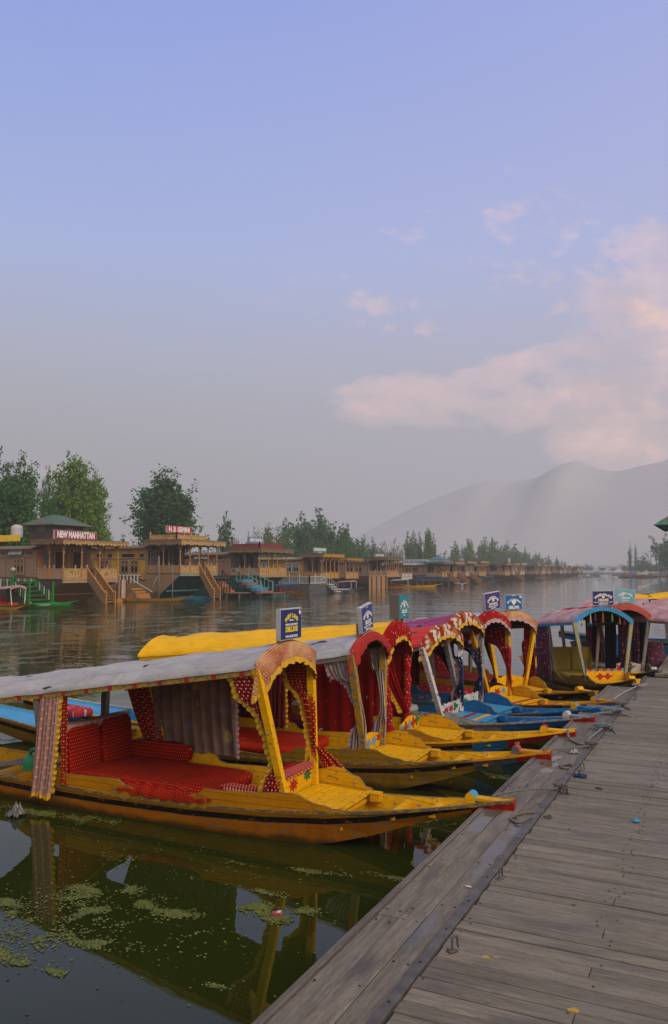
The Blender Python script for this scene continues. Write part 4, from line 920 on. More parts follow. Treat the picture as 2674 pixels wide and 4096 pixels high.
# --- boats past the end of the jetty
shikara(dict(label='shikara with pink printed canopy and purple curtains, its grey eave nearest the gangplank', tip=(.62, 17.35), yaw=35, sx=.58, xf=-2.1, xr=-7.2, w=.60, ze=1.42, za=1.66, slope=.0,
    hull=[BLUG, BLK, BLUG, BLUG, BLUG], board=BLUG, bowpatch=0, rim=GRYP, roof=T_PINK, beam=GWOOD, archm=GWOOD, post=YWRM, seat=F_PURP, back=F_PURP, nub=(WHTP, WHTP), flowers=[],
    curtains=[hang(-6.9, -6.1, -.58, -.57, 1.36, 1.36, .38, F_PURP, None, '', 5, .03, 81), hang(-5.3, -4.3, -.58, -.58, 1.36, 1.36, .40, F_PURP, None, '', 6, .04, 82)]))
shikara(dict(label='shikara with pale pink canopy over a yellow arch, behind the pink canopied one', tip=(.9, 20.3), yaw=20, sx=.75, xf=-2.13, xr=-5.9, w=.62, ze=1.52, za=1.80, slope=.03,
    hull=[BLUP, BLK, BLUP, BLUP, BLUP], board=BLUP, bowpatch=0, rim=BLUP, roof=T_PINK, beam=OLIV, archm=OLIV, post=YEL, seat=F_BLUE, back=BLUP, nub=(YEL, YEL), flowers=[]))
shikara(dict(label='shikara with flat bright yellow canopy on bare grey posts, farthest right past the jetty', tip=(3.35, 27.6), yaw=0, xf=-2.2, xr=-6.2, w=.55, ze=1.80, za=1.96, slope=.075,
    hull=[BLUP, BLK, OLIV, BLUP, YEL], board=BLUP, bowpatch=0, roof=T_YEL, post=GWOOD, seat=F_DARK, back=F_DARK, nub=(YEL, YEL), flowers=[]))
# canopy lettering of the purple roof, printed on its near slope
pur = [o for o in col.objects if o.type == 'EMPTY' and 'purple lettered' in o.get('label', '')][0]
lb = MB()
def onroof(a, b):
    f = -.86 + b; x = -3.35 + a
    return (x, f * .64, 1.53 + (x + 2.15) * .16 + .25 * (1 - abs(f) ** 1.95) + .026)
for k, (st_, sz) in enumerate((('AVAILABLE', .20), ('ON', .17), ('SWIGGY', .20))): text(lb, st_, sz, lambda a, b, k=k: onroof(a - k * .12, (b + (.46, .24, .0)[k]) * 1.0), None, 0, 0, .004)
lb.build('canopy_lettering', plain('faded_lettering', (.46, .28, .36), .7), pur)
# --- tassels hung under the blue arch, parts of that boat
ham = [o for o in col.objects if o.type == 'EMPTY' and 'HAMID' in o.get('label', '')][0]
for i, (f, m, L_) in enumerate(((-.72, WHTP, .16), (-.42, T_WHITE, .20), (-.25, F_PURP, .18), (.02, plain('orange_tassel', (.40, .12, .01), .7), .22), (.35, plain('green_tassel', (.16, .30, .05), .7), .18), (.62, _mats['orange_tassel'], .17), (.78, REDP, .12))):
    b = MB(); z = 1.47 + .26 * (1 - abs(f) ** 2.3) - .07; b.tube([(-2.16, f * .58, z + .03), (-2.16, f * .58, z - .03), (-2.16, f * .58, z - L_)], [.004, .012, .026], 8)
    b.build('tassel', m, ham, True)

# ------------------------------------------------------------------ houseboats across the channel
W_BRN = wood('brown_cabin_boards', (.36, .235, .15), (1, 9, 9), .65, (0, 1.05))
W_YEL = wood('ochre_cabin_boards', (.66, .39, .025), (1, 9, 9), .6, (0, .9))
W_RED = wood('reddish_cabin_boards', (.37, .205, .145), (1, 9, 9), .65, (0, 1.2))
W_GLD = wood('golden_yellow_boards', (.62, .33, .006), (1, 9, 9), .55, (2, 5))
W_HON = wood('honey_carved_wood', (.72, .45, .16), (9, 2, 9), .5, None, .35, 5)
W_AMB = wood('amber_wood', (.56, .25, .050), (2, 9, 9), .5)
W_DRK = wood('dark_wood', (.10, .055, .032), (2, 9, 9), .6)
W_TAN = wood('tan_wood', (.46, .29, .15), (2, 9, 9), .6)
W_HUL = wood('tarred_hull', (.085, .055, .038), (1, 5, 5), .8)
W_CARV = wood('brown_carved_wood', (.34, .21, .11), (5, 5, 9), .6, None, .4, 6)
P_TEAL = paint('teal_panel_paint', (.012, .115, .085), .55, .3)
P_MINT = paint('mint_trim_paint', (.20, .42, .40), .6, .4)
P_DECO = confetti('painted_flower_band', (.42, .30, .20), (.30, .05, .03), 3, .3, (.10, .16, .26))
GLASS = plain('dark_window_glass', (.012, .014, .018), .12, .3, 2, spec=.6)
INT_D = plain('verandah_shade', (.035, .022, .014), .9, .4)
CLOTHG = plain('grey_door_curtain', (.22, .21, .20), .9, .4, 4)
def roofsheet(name, c):
    if name in _mats: return _mats[name]
    t = NT(name); s = t.n('ShaderNodeSeparateXYZ'); t.l(t.tc.outputs['Object'], s.inputs[0])
    wv = t.ma('SINE', t.ma('MULTIPLY', s.outputs[0], 24.0)); n = t.noise(1.1, (1, 1, 1), 6)
    cc = t.mix(t.ramp(n, [(.4, 0), (.65, 1)]), c, (.13, .095, .07)); t.bump(wv, .5, .02); _mats[name] = t.fin(cc, .6, .3); return _mats[name]
RF_GRY = roofsheet('grey_tin_roof', (.20, .20, .20)); RF_BRN = roofsheet('brown_tin_roof', (.16, .10, .075)); RF_BLU = roofsheet('blue_tin_roof', (.05, .20, .30)); RF_GRN = roofsheet('green_tin_roof', (.030, .16, .115))
PORT = [0]
def window(par, x, z, y, w, h, fm, nm=3, side=-1, simple=False):
    b = MB(); b.box((x, y + side * .02, z), (w, .05, h)); wo = b.build('window', GLASS, par)
    f = MB(); yy = y + side * .06
    def st(x0, z0, x1, z1, t=.045): f.bar((x0, yy, z0), (x1, yy, z1), .03, t, 0, upv=(0, 1, 0)) if x0 == x1 else f.bar((x0, yy, z0), (x1, yy, z1), .03, t)
    for xx in (x - w / 2, x + w / 2): f.box((xx, yy, z), (.07, .05, h + .07))
    for zz in (z - h / 2, z + h / 2): f.box((x, yy, zz), (w - .07, .05, .07))
    if not simple:
        zm = z + h * .18; f.box((x, yy, zm), (w - .07, .035, .05))
        for i in range(1, nm): f.box((x - w / 2 + w * i / nm, yy, z), (.035, .036, h - .07))
        for i in range(nm):      # pointed tops and small rounds of the lattice
            cx, q = x - w / 2 + w * (i + .5) / nm, w / nm / 2 - .02
            for s in (-1, 1):
                f.bar((cx + s * q, yy + side * .004, zm - .22), (cx, yy + side * .004, zm - .04), .03, .035); f.bar((cx + s * q, yy + side * .004, z - h / 2 + .2), (cx, yy + side * .004, z - h / 2 + .05), .03, .03)
                f.bar((cx + s * q, yy + side * .004, (zm + z + h / 2) / 2), (cx, yy + side * .004, z + h / 2 - .06), .03, .03); f.bar((cx + s * q, yy + side * .004, (zm + z + h / 2) / 2), (cx, yy + side * .004, zm + .05), .03, .03)
    f.build('window_frame', fm, wo)

def rail(b, p0, p1, z0, z1, n, mi=0, mp=1, solid=True):
    """balustrade of carved panels between little posts"""
    p0, p1 = Vector(p0), Vector(p1)
    for i in range(n):
        a, c = p0.lerp(p1, i / n), p0.lerp(p1, (i + 1) / n); d = (c - a).normalized(); o = d.cross(Vector((0, 0, 1))) * -1
        b.bar((a.x, a.y, z1 - .06), (c.x, c.y, z1 - .06), .07, .06, mp); b.bar((a.x, a.y, z0 + .05), (c.x, c.y, z0 + .05), .07, .10, mp)
        if solid:
            b.bar((a.x, a.y, (z0 + z1) / 2), (c.x, c.y, (z0 + z1) / 2), .03, z1 - z0 - .12, mi)
            for e in (.22, .5, .78):
                q = a.lerp(c, e) ; b.box((q.x, q.y, (z0 + z1) / 2), (.045, .045, z1 - z0 - .1), mp)
        else:
            for e in range(8): q = a.lerp(c, (e + .5) / 8); b.box((q.x, q.y, (z0 + z1) / 2), (.035, .035, z1 - z0 - .08), mp)
    for i in range(n + 1):
        a = p0.lerp(p1, i / n); b.box((a.x, a.y, (z0 + z1) / 2 + .05), (.10, .10, z1 - z0 + .14), mp); b.lathe([(.05, z1 + .12), (.065, z1 + .16), (.02, z1 + .24)], (a.x, a.y, 0), 6, mp)

def houseboat(c):
    g = c.get; X0, Y0 = c['at']; w = g('w', 2.65); L = g('L', 17); dv = g('dv', 2.65); d0, dk_ = g('d0', 1.6), g('dk', 1.95); rt, ez, rz = g('rt', 2.62), g('ez', 4.30), g('rz', 4.62)
    root = thing('houseboat', c['label'], 'houseboat', (X0, Y0, 0), 0, 'houseboats moored along the island'); fine = g('fine', True)
    wall, trim, hon = c['wall'], g('trim', W_TAN), g('honey', W_HON)
    # hull with raked bow
    b = MB(); prof = [(-L, 1.75), (-L, -.4), (-3.2, -.4), (-1.9, .62), (-.12, d0), (-.12, dk_ - .05)]
    rows = [[(x, -w + .02 + (.55 if z < .3 else .12 if z < 1 else 0), z) for x, z in prof], [(x, w - .02 - (.55 if z < .3 else .12 if z < 1 else 0), z) for x, z in prof]]
    b.grid(rows, mif=lambda i, j: 1 if j in (2, 3) else 0); b.add(rows[0], [tuple(range(6))[::-1]], 0); b.add(rows[1], [tuple(range(6))], 0)
    b.box((-1.75, 0, .72), (.10, w * 1.7, .14), 2)
    b.build('hull', [g('hull', W_HUL), g('bow', W_AMB), g('bowtrim', hon)], root)
    b = MB(); b.box((-dv / 2 + .02, 0, dk_ - .04), (dv + .1, 2 * w + .1, .08)); b.build('deck', W_TAN, root)
    b = MB(); b.box((.02, 0, (d0 + dk_ - .08) / 2), (.10, 2 * w + .06, dk_ - .09 - d0), 0)
    b.box((.03, 0, d0 + .03), (.13, 2 * w + .1, .05), 1); b.box((.03, 0, dk_ - .10), (.13, 2 * w + .1, .04), 1)
    b.build('deck_band', [g('band', P_DECO), hon], root)
    # cabin
    zw = g('zw', 4.02)
    b = MB(); b.box((-(dv + L) / 2, 0, (1.62 + zw) / 2), (L - dv, 2 * w - .06, zw - 1.62)); b.build('wall', wall, root)
    if fine:
        b = MB()
        for z in (1.72, 3.42, zw - .06): b.box((-(dv + L) / 2, -w - .0, z), (L - dv, .06, .09))
        n = int((L - dv) / 1.9)
        for i in range(n + 1): b.box((-dv - .06 - i * 1.9, -w - .0, (1.77 + zw) / 2 - .0), (.11, .055, zw - 1.9))
        b.build('batten', trim, root)
    b = MB(); rw = w + .35; n = 10
    rows = [[(x, -rw + 2 * rw * i / n, zw + .06 + .22 * (1 - abs(-1 + 2 * i / n) ** 2)) for i in range(n + 1)] for x in (-dv + .4, -L - .2)]
    b.grid(rows); b.grid([[(p[0], p[1], p[2] - .07) for p in r][::-1] for r in rows]); b.box((-(dv + L) / 2, -rw + .03, zw + .02), (L - dv, .06, .14), 1); b.build('roof', [g('roof', RF_GRY), trim], root)
    for x, ww in g('wins', []): window(root, -dv - x, 2.72, -w, ww, 1.12, g('wf', trim), 2 if ww < 1.0 else 3, simple=not fine)
    for x, ww in g('vents', []): window(root, -dv - x, 3.70, -w, ww, .34, g('wf', trim), 4, simple=True)
    for x, ww in g('awn', []):
        b = MB(); rows = [[(-dv - x + ww * (i / 8 - .5), -w - .04 - .22 * k / 3, 3.98 - .13 * k + .02 * math.sin(i * 2 + k)) for i in range(9)] for k in range(4)]; b.grid(rows); b.build('awning', g('awm', T_GREY), root, True)
    # verandah: back wall, posts, brackets, rails
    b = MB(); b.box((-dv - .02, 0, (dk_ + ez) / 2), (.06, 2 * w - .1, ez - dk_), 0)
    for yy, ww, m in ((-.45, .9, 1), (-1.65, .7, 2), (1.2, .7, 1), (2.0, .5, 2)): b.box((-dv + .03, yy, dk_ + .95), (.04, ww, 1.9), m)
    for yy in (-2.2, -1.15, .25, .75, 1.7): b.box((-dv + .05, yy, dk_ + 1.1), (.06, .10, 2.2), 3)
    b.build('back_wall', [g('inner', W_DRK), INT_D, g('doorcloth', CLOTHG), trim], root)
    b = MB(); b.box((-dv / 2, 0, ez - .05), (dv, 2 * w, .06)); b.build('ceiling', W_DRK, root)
    py = [-w, -w * .36, w * .30, w] if g('posts', 4) == 4 else [-w + 2 * w * i / (g('posts') - 1) for i in range(g('posts'))]
    spots = [(0, y) for y in py] + [(-dv * .5, -w), (-dv * .5, w)]
    for x, y in spots:
        b = MB(); b.box((x, y, (dk_ + rt) / 2), (.13, .13, rt - dk_), 0); H = ez - rt
        b.lathe([(.060, rt), (.075, rt + .06), (.045, rt + .12), (.055, rt + H * .45), (.045, rt + H * .60), (.075, rt + H * .64), (.05, rt + H * .68), (.06, rt + H * .8), (.10, ez - .02)], (x, y, 0), 8, 0)
        for zz in (rt + .09, rt + H * .64): b.lathe([(.078, zz - .03), (.085, zz), (.078, zz + .03)], (x, y, 0), 8, 1)
        b.build('post', [g('postm', W_AMB), g('cap', WHTP)], root)
    if fine:
        b = MB()
        def archp(a, c_, zt, drop, ax):
            n = 14; up, lo = [], []
            for i in range(n + 1):
                f = i / n; p = a + (c_ - a) * f; z = zt - drop * (abs(2 * f - 1) ** 2.2) - .10 - .035 * abs(math.sin(f * math.pi * 5))
                up.append(p); lo.append(z)
            for t in (-.02, .02):
                rows = [[((p, -w + t, z) if ax == 0 else (t, p, z)) for p, z in zip(up, [zt] * (n + 1))], [((p, -w + t, z) if ax == 0 else (t, p, z)) for p, z in zip(up, lo)]]
                b.grid(rows)
        ad = g('archdrop', .35)
        archp(-dv, -dv * .5, ez, ad * 2.0, 0); archp(-dv * .5, 0, ez, ad, 0)
        for y0, y1 in zip(py, py[1:]): archp(y0, y1, ez, ad * g('frontarch', .55), 1)
        b.box((-dv + .06, -w, (dk_ + ez) / 2), (.12, .09, ez - dk_))
        b.build('arch_panel', g('archm', W_CARV), root)
    sy = g('stair', 0.0); sw = .46
    b = MB(); nf = 2 if fine else 1
    rail(b, (0, -w, 0), (0, (sy - sw) if sy is not None else w, 0), dk_, rt, max(1, nf + (0 if sy is not None else 2)))
    b.build('front_railing', [hon, g('railp', hon)], root)
    if sy is not None: b = MB(); rail(b, (0, sy + sw, 0), (0, w, 0), dk_, rt, nf); b.build('front_railing', [hon, g('railp', hon)], root)
    b = MB(); rail(b, (-dv, -w, 0), (0, -w, 0), dk_, rt, 3, 0, 0); b.build('side_railing', g('siderail', trim), root); b = MB(); rail(b, (0, w, 0), (-dv, w, 0), dk_, rt, 2, 0, 0); b.build('side_railing', g('siderail', trim), root)
    # verandah roof and carved fascia
    fo, so = g('fo', .55), g('so', .62)
    b = MB(); b.box(((fo - dv - .0) / 2 - .1, 0, rz - .02), (fo + dv + .2, 2 * (w + so), .08), 0); b.build('verandah_roof', g('vroof', RF_BRN), root)
    b = MB(); zt, zb = rz - .06, ez - .02
    def fas(p0, p1, mi):
        p0, p1 = Vector(p0), Vector(p1); n = int((p1 - p0).length / .19); d = (p1 - p0).normalized(); o = Vector((d.y, -d.x, 0)) * .03; top, lo = [], []
        for i in range(n * 2 + 1):
            p = p0.lerp(p1, i / (2 * n)); top.append((p.x, p.y, zt)); lo.append((p.x, p.y, zb - (.075 if i % 4 in (1, 2) else 0) - .03 * math.sin(i * .5)))
        b.grid([top, lo], mi); b.grid([[tuple(Vector(p) - o) for p in lo], [tuple(Vector(p) - o) for p in top]], mi); b.grid([lo, [tuple(Vector(p) - o) for p in lo]], mi)
        b.bar(Vector(top[0]) + o * .6 - Vector((0, 0, .03)), Vector(top[-1]) + o * .6 - Vector((0, 0, .03)), .03, .06, mi)
    fas((-dv + .1, -w - so, 0), (fo, -w - so, 0), 0); fas((fo, -w - so, 0), (fo, w + so, 0), 1); fas((fo, w + so, 0), (-dv + .1, w + so, 0), 0)
    b.build('fascia', [g('fascs', W_CARV), g('fascf', hon)], root)
    if sy is not None:
        sx = g('stairx', 1.75); st = thing('staircase', None, None); st.parent = root; st.location = (0, sy, 0)
        b = MB()
        for s in (-1, 1):
            y = s * sw; poly = [(.08, dk_ + .62), (.08, dk_ - .22), (sx - .12, .02), (sx + .1, .02), (sx + .1, .66)]
            b.prism(poly, lambda a, q, t: (a, t, q), y - .03, y + .03, 0); b.bar((.05, y, dk_ + .66), (sx + .12, y, .70), .10, .06, 1)
            b.box((sx + .12, y, .42), (.10, .10, .84), 1); b.lathe([(.05, .84), (.065, .90), (.01, 1.0)], (sx + .12, y, 0), 6, 1)
        b.build('stair_side', [g('stairm', W_CARV), W_AMB], st)
        b = MB(); n = 9
        for i in range(n): f = (i + .5) / n; b.box((.1 + (sx - .05) * f, 0, dk_ - .05 - (dk_ - .12) * f), (.24, 2 * sw - .08, .045))
        b.build('step', W_AMB, st)
    if g('parapet'):
        b = MB(); px0, px1, yy0, yy1 = g('parapet'); zz = rz + .03
        rail(b, (px1, yy0, 0), (px1, yy1, 0), zz, zz + .42, 4); rail(b, (px0, yy0, 0), (px1, yy0, 0), zz, zz + .42, 1); b.build('roof_parapet', [g('parm', hon), g('parm', hon)], root)
    if g('sign'):
        k = g('sign'); zc = rz + k['h'] / 2 + k.get('dz', .06)
        sign(root, (k.get('x', -1.3), k.get('y', 0), zc), k['w'], k['h'], .14, k['m'], k['lines'], 0, k.get('side', False), edge=k.get('edge'))
        b = MB()
        for q in (-.38, .38):
            p = (k.get('x', -1.3) - .1, k.get('y', 0) + q * k['w']) if not k.get('side') else (k['x'] + q * k['w'], k['y'] + .1)
            b.bar((*p, k.get('z0', rz)), (*p, zc + k['h'] * .4), .05, .05); b.bar((p[0] - (0 if k.get('side') else .9), p[1] + (.9 if k.get('side') else 0), k.get('z0', rz)), (*p, zc + .1), .04, .04)
        b.build('sign_frame', STEEL, root)
    return root
maroon = board('maroon', (.32, .012, .05)); redb = board('red', (.62, .012, .015)); fblue = board('faded_blue', (.16, .26, .42)); tealb = board('sea_green', (.03, .20, .19)); whiteb = board('white', (.50, .52, .52)); brownb = board('brown', (.06, .04, .035))
LETD = plain('dark_lettering', (.05, .05, .06), .6)
HB1 = houseboat(dict(label='brown houseboat with maroon NEW MANHATTAN sign, honey coloured railing and carved stairs', at=(-42, 45.0), w=2.78, L=16, wall=W_BRN, d0=1.55, dk=1.9, rt=2.6, ez=4.34, rz=4.62, bow=W_AMB, wins=[(1.65, 1.05), (4.3, 1.05), (7.2, 1.05), (10, 1.05)], vents=[(.6, .85), (2.1, 1.0), (3.2, .6), (5.6, .8), (7.2, .9)], awn=[(1.9, 1.35), (4.6, 1.2)],
    inner=W_AMB, sign=dict(w=4.3, h=.66, m=maroon, lines=[('NEW MANHATTAN', .62, 3.8, 0, 0, LETW)], x=-1.2, y=-.35), roof=RF_GRY, archdrop=.45, frontarch=.45))
HB2 = houseboat(dict(label='ochre houseboat with red H. B. GEMINI sign on a rooftop parapet and mint trimmed bow', at=(-40.5, 56.25), w=2.62, L=19, wall=W_YEL, d0=1.97, dk=2.28, rt=2.9, ez=4.60, rz=4.98, zw=4.35, dv=3.45, hull=W_TAN, bow=P_TEAL, bowtrim=P_MINT, band=P_MINT, wf=W_TAN, wins=[(1.3, .8), (2.35, .8), (4.6, .95), (6.4, .95), (8.6, .95)], vents=[(.5, .5), (2.0, 1.45), (4.0, .6), (5.2, .7), (6.6, .6)], awn=[], awm=T_GREY,
    posts=5, parapet=(-2.9, -.2, -2.9, 1.2), parm=W_HON, sign=dict(w=3.3, h=.56, m=redb, lines=[('H. B. GEMINI', .54, 2.85, 0, 0, LETW)], x=-.9, y=-1.6, dz=.58), siderail=W_TAN, roof=RF_BRN, stairx=1.45, stair=.45))
HB3 = houseboat(dict(label='reddish houseboat with faded blue NEW MANILA sign and flower painted deck band', at=(-41, 69.5), w=2.63, L=19, wall=W_RED, d0=1.75, dk=2.02, rt=2.72, ez=4.24, rz=4.62, dv=3.4, hull=P_TEAL, bow=P_TEAL, bowtrim=P_MINT, wins=[(3.2, 1.2), (5.2, 1.2), (7.5, 1.2)], vents=[(1.2, .9), (3.2, 1.2), (5.2, 1.2)], awn=[(3.4, 1.6)],
    parapet=(-3.0, .1, -2.8, 1.6), parm=plain('maroon_parapet', (.24, .05, .05), .6), fascf=W_CARV, stair=None, posts=4, inner=W_DRK, sign=dict(w=2.9, h=.62, m=fblue, lines=[('NEW MANILA', .42, 2.4, 0, 0, LETW)], x=-1.0, y=-1.6, dz=.48, edge=fblue), roof=RF_BRN))
HB4 = houseboat(dict(label='golden yellow houseboat with sea green CORONATION sign and scalloped verandah arches', at=(-43, 86.4), w=2.25, L=21, wall=W_GLD, d0=1.45, dk=1.66, rt=2.22, ez=4.05, rz=4.42, zw=3.75, dv=2.55, hull=P_TEAL, bow=P_TEAL, honey=W_GLD, railp=W_GLD, trim=W_GLD, wf=WHTP, wins=[(.9, .8), (1.95, .8), (5.2, .9), (6.6, .9), (8.4, .9)], vents=[(.6, .6), (3.9, 1.2), (5.6, .9)], awn=[(2.0, 1.5), (6.5, 1.4)], awm=T_WHITE, siderail=W_AMB,
    posts=5, stair=None, archdrop=.6, frontarch=1.0, archm=W_CARV, fascs=W_CARV, fascf=W_GLD, sign=dict(w=3.6, h=.66, m=tealb, lines=[('CORONATION', .46, 3.2, .08, 0, LETW), ('HOUSEBOAT', .14, .8, -.24, 0, LETW)], x=-.8, y=-1.2, edge=tealb), roof=RF_GRY))
HB5 = houseboat(dict(label='small ochre houseboat with scalloped yellow eave and blue cloth, right of the CORONATION one', at=(-43.5, 93.6), w=1.9, L=14, wall=W_YEL, dk=1.6, d0=1.35, rt=2.2, ez=3.75, rz=4.0, zw=3.4, dv=3, doorcloth=T_BLUE, fine=False, stair=None, fascs=W_GLD, fascf=W_GLD, roof=RF_GRY, honey=W_HON))
HB6 = houseboat(dict(label='brown houseboat with dark QUEEN OF HEAVEN sign above many thin verandah posts', at=(-42, 103.75), w=2.2, L=15, wall=W_BRN, d0=1.5, dk=1.72, rt=2.34, ez=3.88, rz=4.18, zw=3.6, dv=2.6, wins=[(1.5, .95), (2.9, .95), (5.5, 1)], vents=[(.8, 1.0), (2.3, 1.1), (4, 1)], posts=7, stair=None, fascf=W_CARV, sign=dict(w=3.2, h=.5, m=brownb, lines=[('QUEEN OF HEAVEN', .34, 2.9, 0, 0, LETW)], x=-1.2, y=-1.6), roof=RF_BRN))
HB7 = houseboat(dict(label='white trimmed low houseboat with a pale sign on its eave, left of DULCE DOMUM', at=(-43.5, 113.2), w=2.2, L=14, wall=W_BRN, dk=1.5, d0=1.1, rt=2.0, ez=3.3, rz=3.55, zw=3.1, trim=WHTP, honey=WHTP, fine=False, stair=None, band=WHTP, sign=dict(w=3.2, h=.45, m=board('pale_pink', (.5, .40, .42)), lines=[('CLERMONT', .26, 2.4, 0, 0, plain('red_letters', (.4, .03, .04)))], x=-1.0, y=-.8), roof=RF_GRY))
HB8 = houseboat(dict(label='reddish houseboat with blue tin hip roof and long white DULCE DOMUM sign', at=(-42, 127.2), w=1.95, L=17, wall=W_RED, d0=1.25, dk=1.45, rt=2.08, ez=3.55, rz=3.72, zw=3.3, dv=2.7, wins=[(1.9, 1.1), (3.3, 1.1), (6, 1.1)], vents=[(.8, .8), (2.2, 1), (3.6, 1), (5, 1)], posts=5, stair=1.1, sign=None, roof=RF_BRN, vroof=RF_BLU, band=W_TAN))
b = MB(); rz = 3.74
for z0, z1, a, q in ((rz, rz + .42, 1.0, .62), (rz + .50, rz + .95, .58, .12)):
    bx = [(-3.2, -2.65), (.7, -2.65), (.7, 2.65), (-3.2, 2.65)]; cx, cy = -1.25, 0
    lo = [(cx + (x - cx) * a, cy + y * a, z0) for x, y in bx]; up = [(cx + (x - cx) * q, cy + y * q, z1) for x, y in bx]
    b.add(lo + up, [(0, 1, 5, 4), (1, 2, 6, 5), (2, 3, 7, 6), (3, 0, 4, 7), (4, 5, 6, 7), (3, 2, 1, 0)])
b.build('hip_roof', RF_BLU, HB8)
sign(HB8, (-4.6, -2.35, 3.80), 4.9, .84, .12, board('bright_white', (.68, .70, .72)), [('DULCE DOMUM', .62, 4.3, 0, 0, LETB)], 0, True)
# the line of houseboats running on into the haze
FARL = [('tan houseboat with carved stairs close right of the blue hip roof', 133.4, W_TAN, RF_BRN, .3, 0), ('brown houseboat with blue and white roof signs, second beyond DULCE DOMUM', 143.5, W_BRN, RF_GRY, .2, 1), ('dark fronted houseboat with a tall pale fascia, third beyond DULCE DOMUM', 155, W_DRK, RF_GRY, None, 0),
    ('grey roofed houseboat with white posts, fourth beyond DULCE DOMUM', 172, W_BRN, RF_GRY, None, 0), ('houseboat with two white boards leaning on its roof', 187, W_RED, RF_BRN, .2, 2), ('houseboat with a white lattice landing at its front', 203, W_TAN, RF_GRY, None, 0), ('houseboat with steep brown stairs behind the yellow roofed boat', 220, W_BRN, RF_BRN, .3, 0),
    ('pale houseboat just beyond the yellow roofed boat', 238, W_TAN, RF_GRY, None, 1), ('reddish houseboat in the haze, next after the pale one', 257, W_RED, RF_GRY, None, 0), ('brown flat roofed houseboat half lost in haze', 277, W_BRN, RF_BRN, None, 0), ('long low houseboat half lost in haze', 298, W_TAN, RF_GRY, None, 1), ('faint brown houseboat before the last groups of trees', 322, W_BRN, RF_GRY, None, 0), ('faint reddish houseboat before the last groups of trees', 348, W_RED, RF_BRN, None, 0), ('farthest pale houseboat at the end of the row', 376, W_TAN, RF_GRY, None, 0)]
for i, (lab, y, wm, rm, st, sg) in enumerate(FARL):
    X = -42 - max(0, (y - 160)) * .075 - (i % 3) * .8
    sgn = [None, dict(w=2.6, h=.5, m=[tealb, fblue, whiteb][i % 3], lines=[], x=-1.2, y=-.5), dict(w=1.5, h=.95, m=whiteb, lines=[], x=-1.0, y=-1.2, dz=.2)][sg]
    houseboat(dict(label=lab, at=(X, y), w=2.1 + (i % 3) * .18, L=15, wall=wm, roof=rm, dk=1.55, d0=1.3, rt=2.2, ez=3.6 + (i * 7 % 3) * .14, rz=3.9 + (i * 7 % 3) * .16, zw=3.4, dv=2.6 + (i % 2) * .8, fine=False, posts=5 + i % 3, stair=st, honey=[W_HON, WHTP, W_TAN, W_GLD][i % 4] if i > 2 else W_HON, postm=[W_TAN, WHTP, W_AMB][i % 3], sign=sgn, wins=[(1.5, 1), (3.2, 1), (5, 1)] if i < 5 else []))

# ------------------------------------------------------------------ trees
def leafmat(name, c1, c2):
    t = NT(name); ri = t.island(); n = t.noise(.5, (1, 1, 1), 3)
    cc = t.mix(ri, c1, c2); cc = t.mix(t.ramp(n, [(.35, 0), (.7, .6)]), cc, dk(c1, .6))
    t.b.inputs['Subsurface Weight'].default_value = 0
    m = t.fin(cc, .6, spec=.25); tr = t.n('ShaderNodeBsdfTranslucent'); t.l(cc, tr.inputs[0]); mx = t.n('ShaderNodeMixShader'); mx.inputs[0].default_value = .25
    out = next(n for n in t.nt.nodes if n.type == 'OUTPUT_MATERIAL'); t.l(t.b.outputs[0], mx.inputs[1]); t.l(tr.outputs[0], mx.inputs[2]); t.l(mx.outputs[0], out.inputs[0]); return m
LF = [leafmat('poplar_leaf', (.045, .145, .026), (.085, .225, .034)), leafmat('bright_poplar_leaf', (.085, .20, .012), (.175, .32, .020)), leafmat('willow_leaf', (.11, .145, .060), (.17, .205, .085)), leafmat('dark_leaf', (.034, .115, .034), (.066, .175, .046)), leafmat('yellow_leaf', (.12, .17, .010), (.22, .25, .02))]
BARK = wood('bark', (.10, .085, .065), (4, 4, 1), .9)
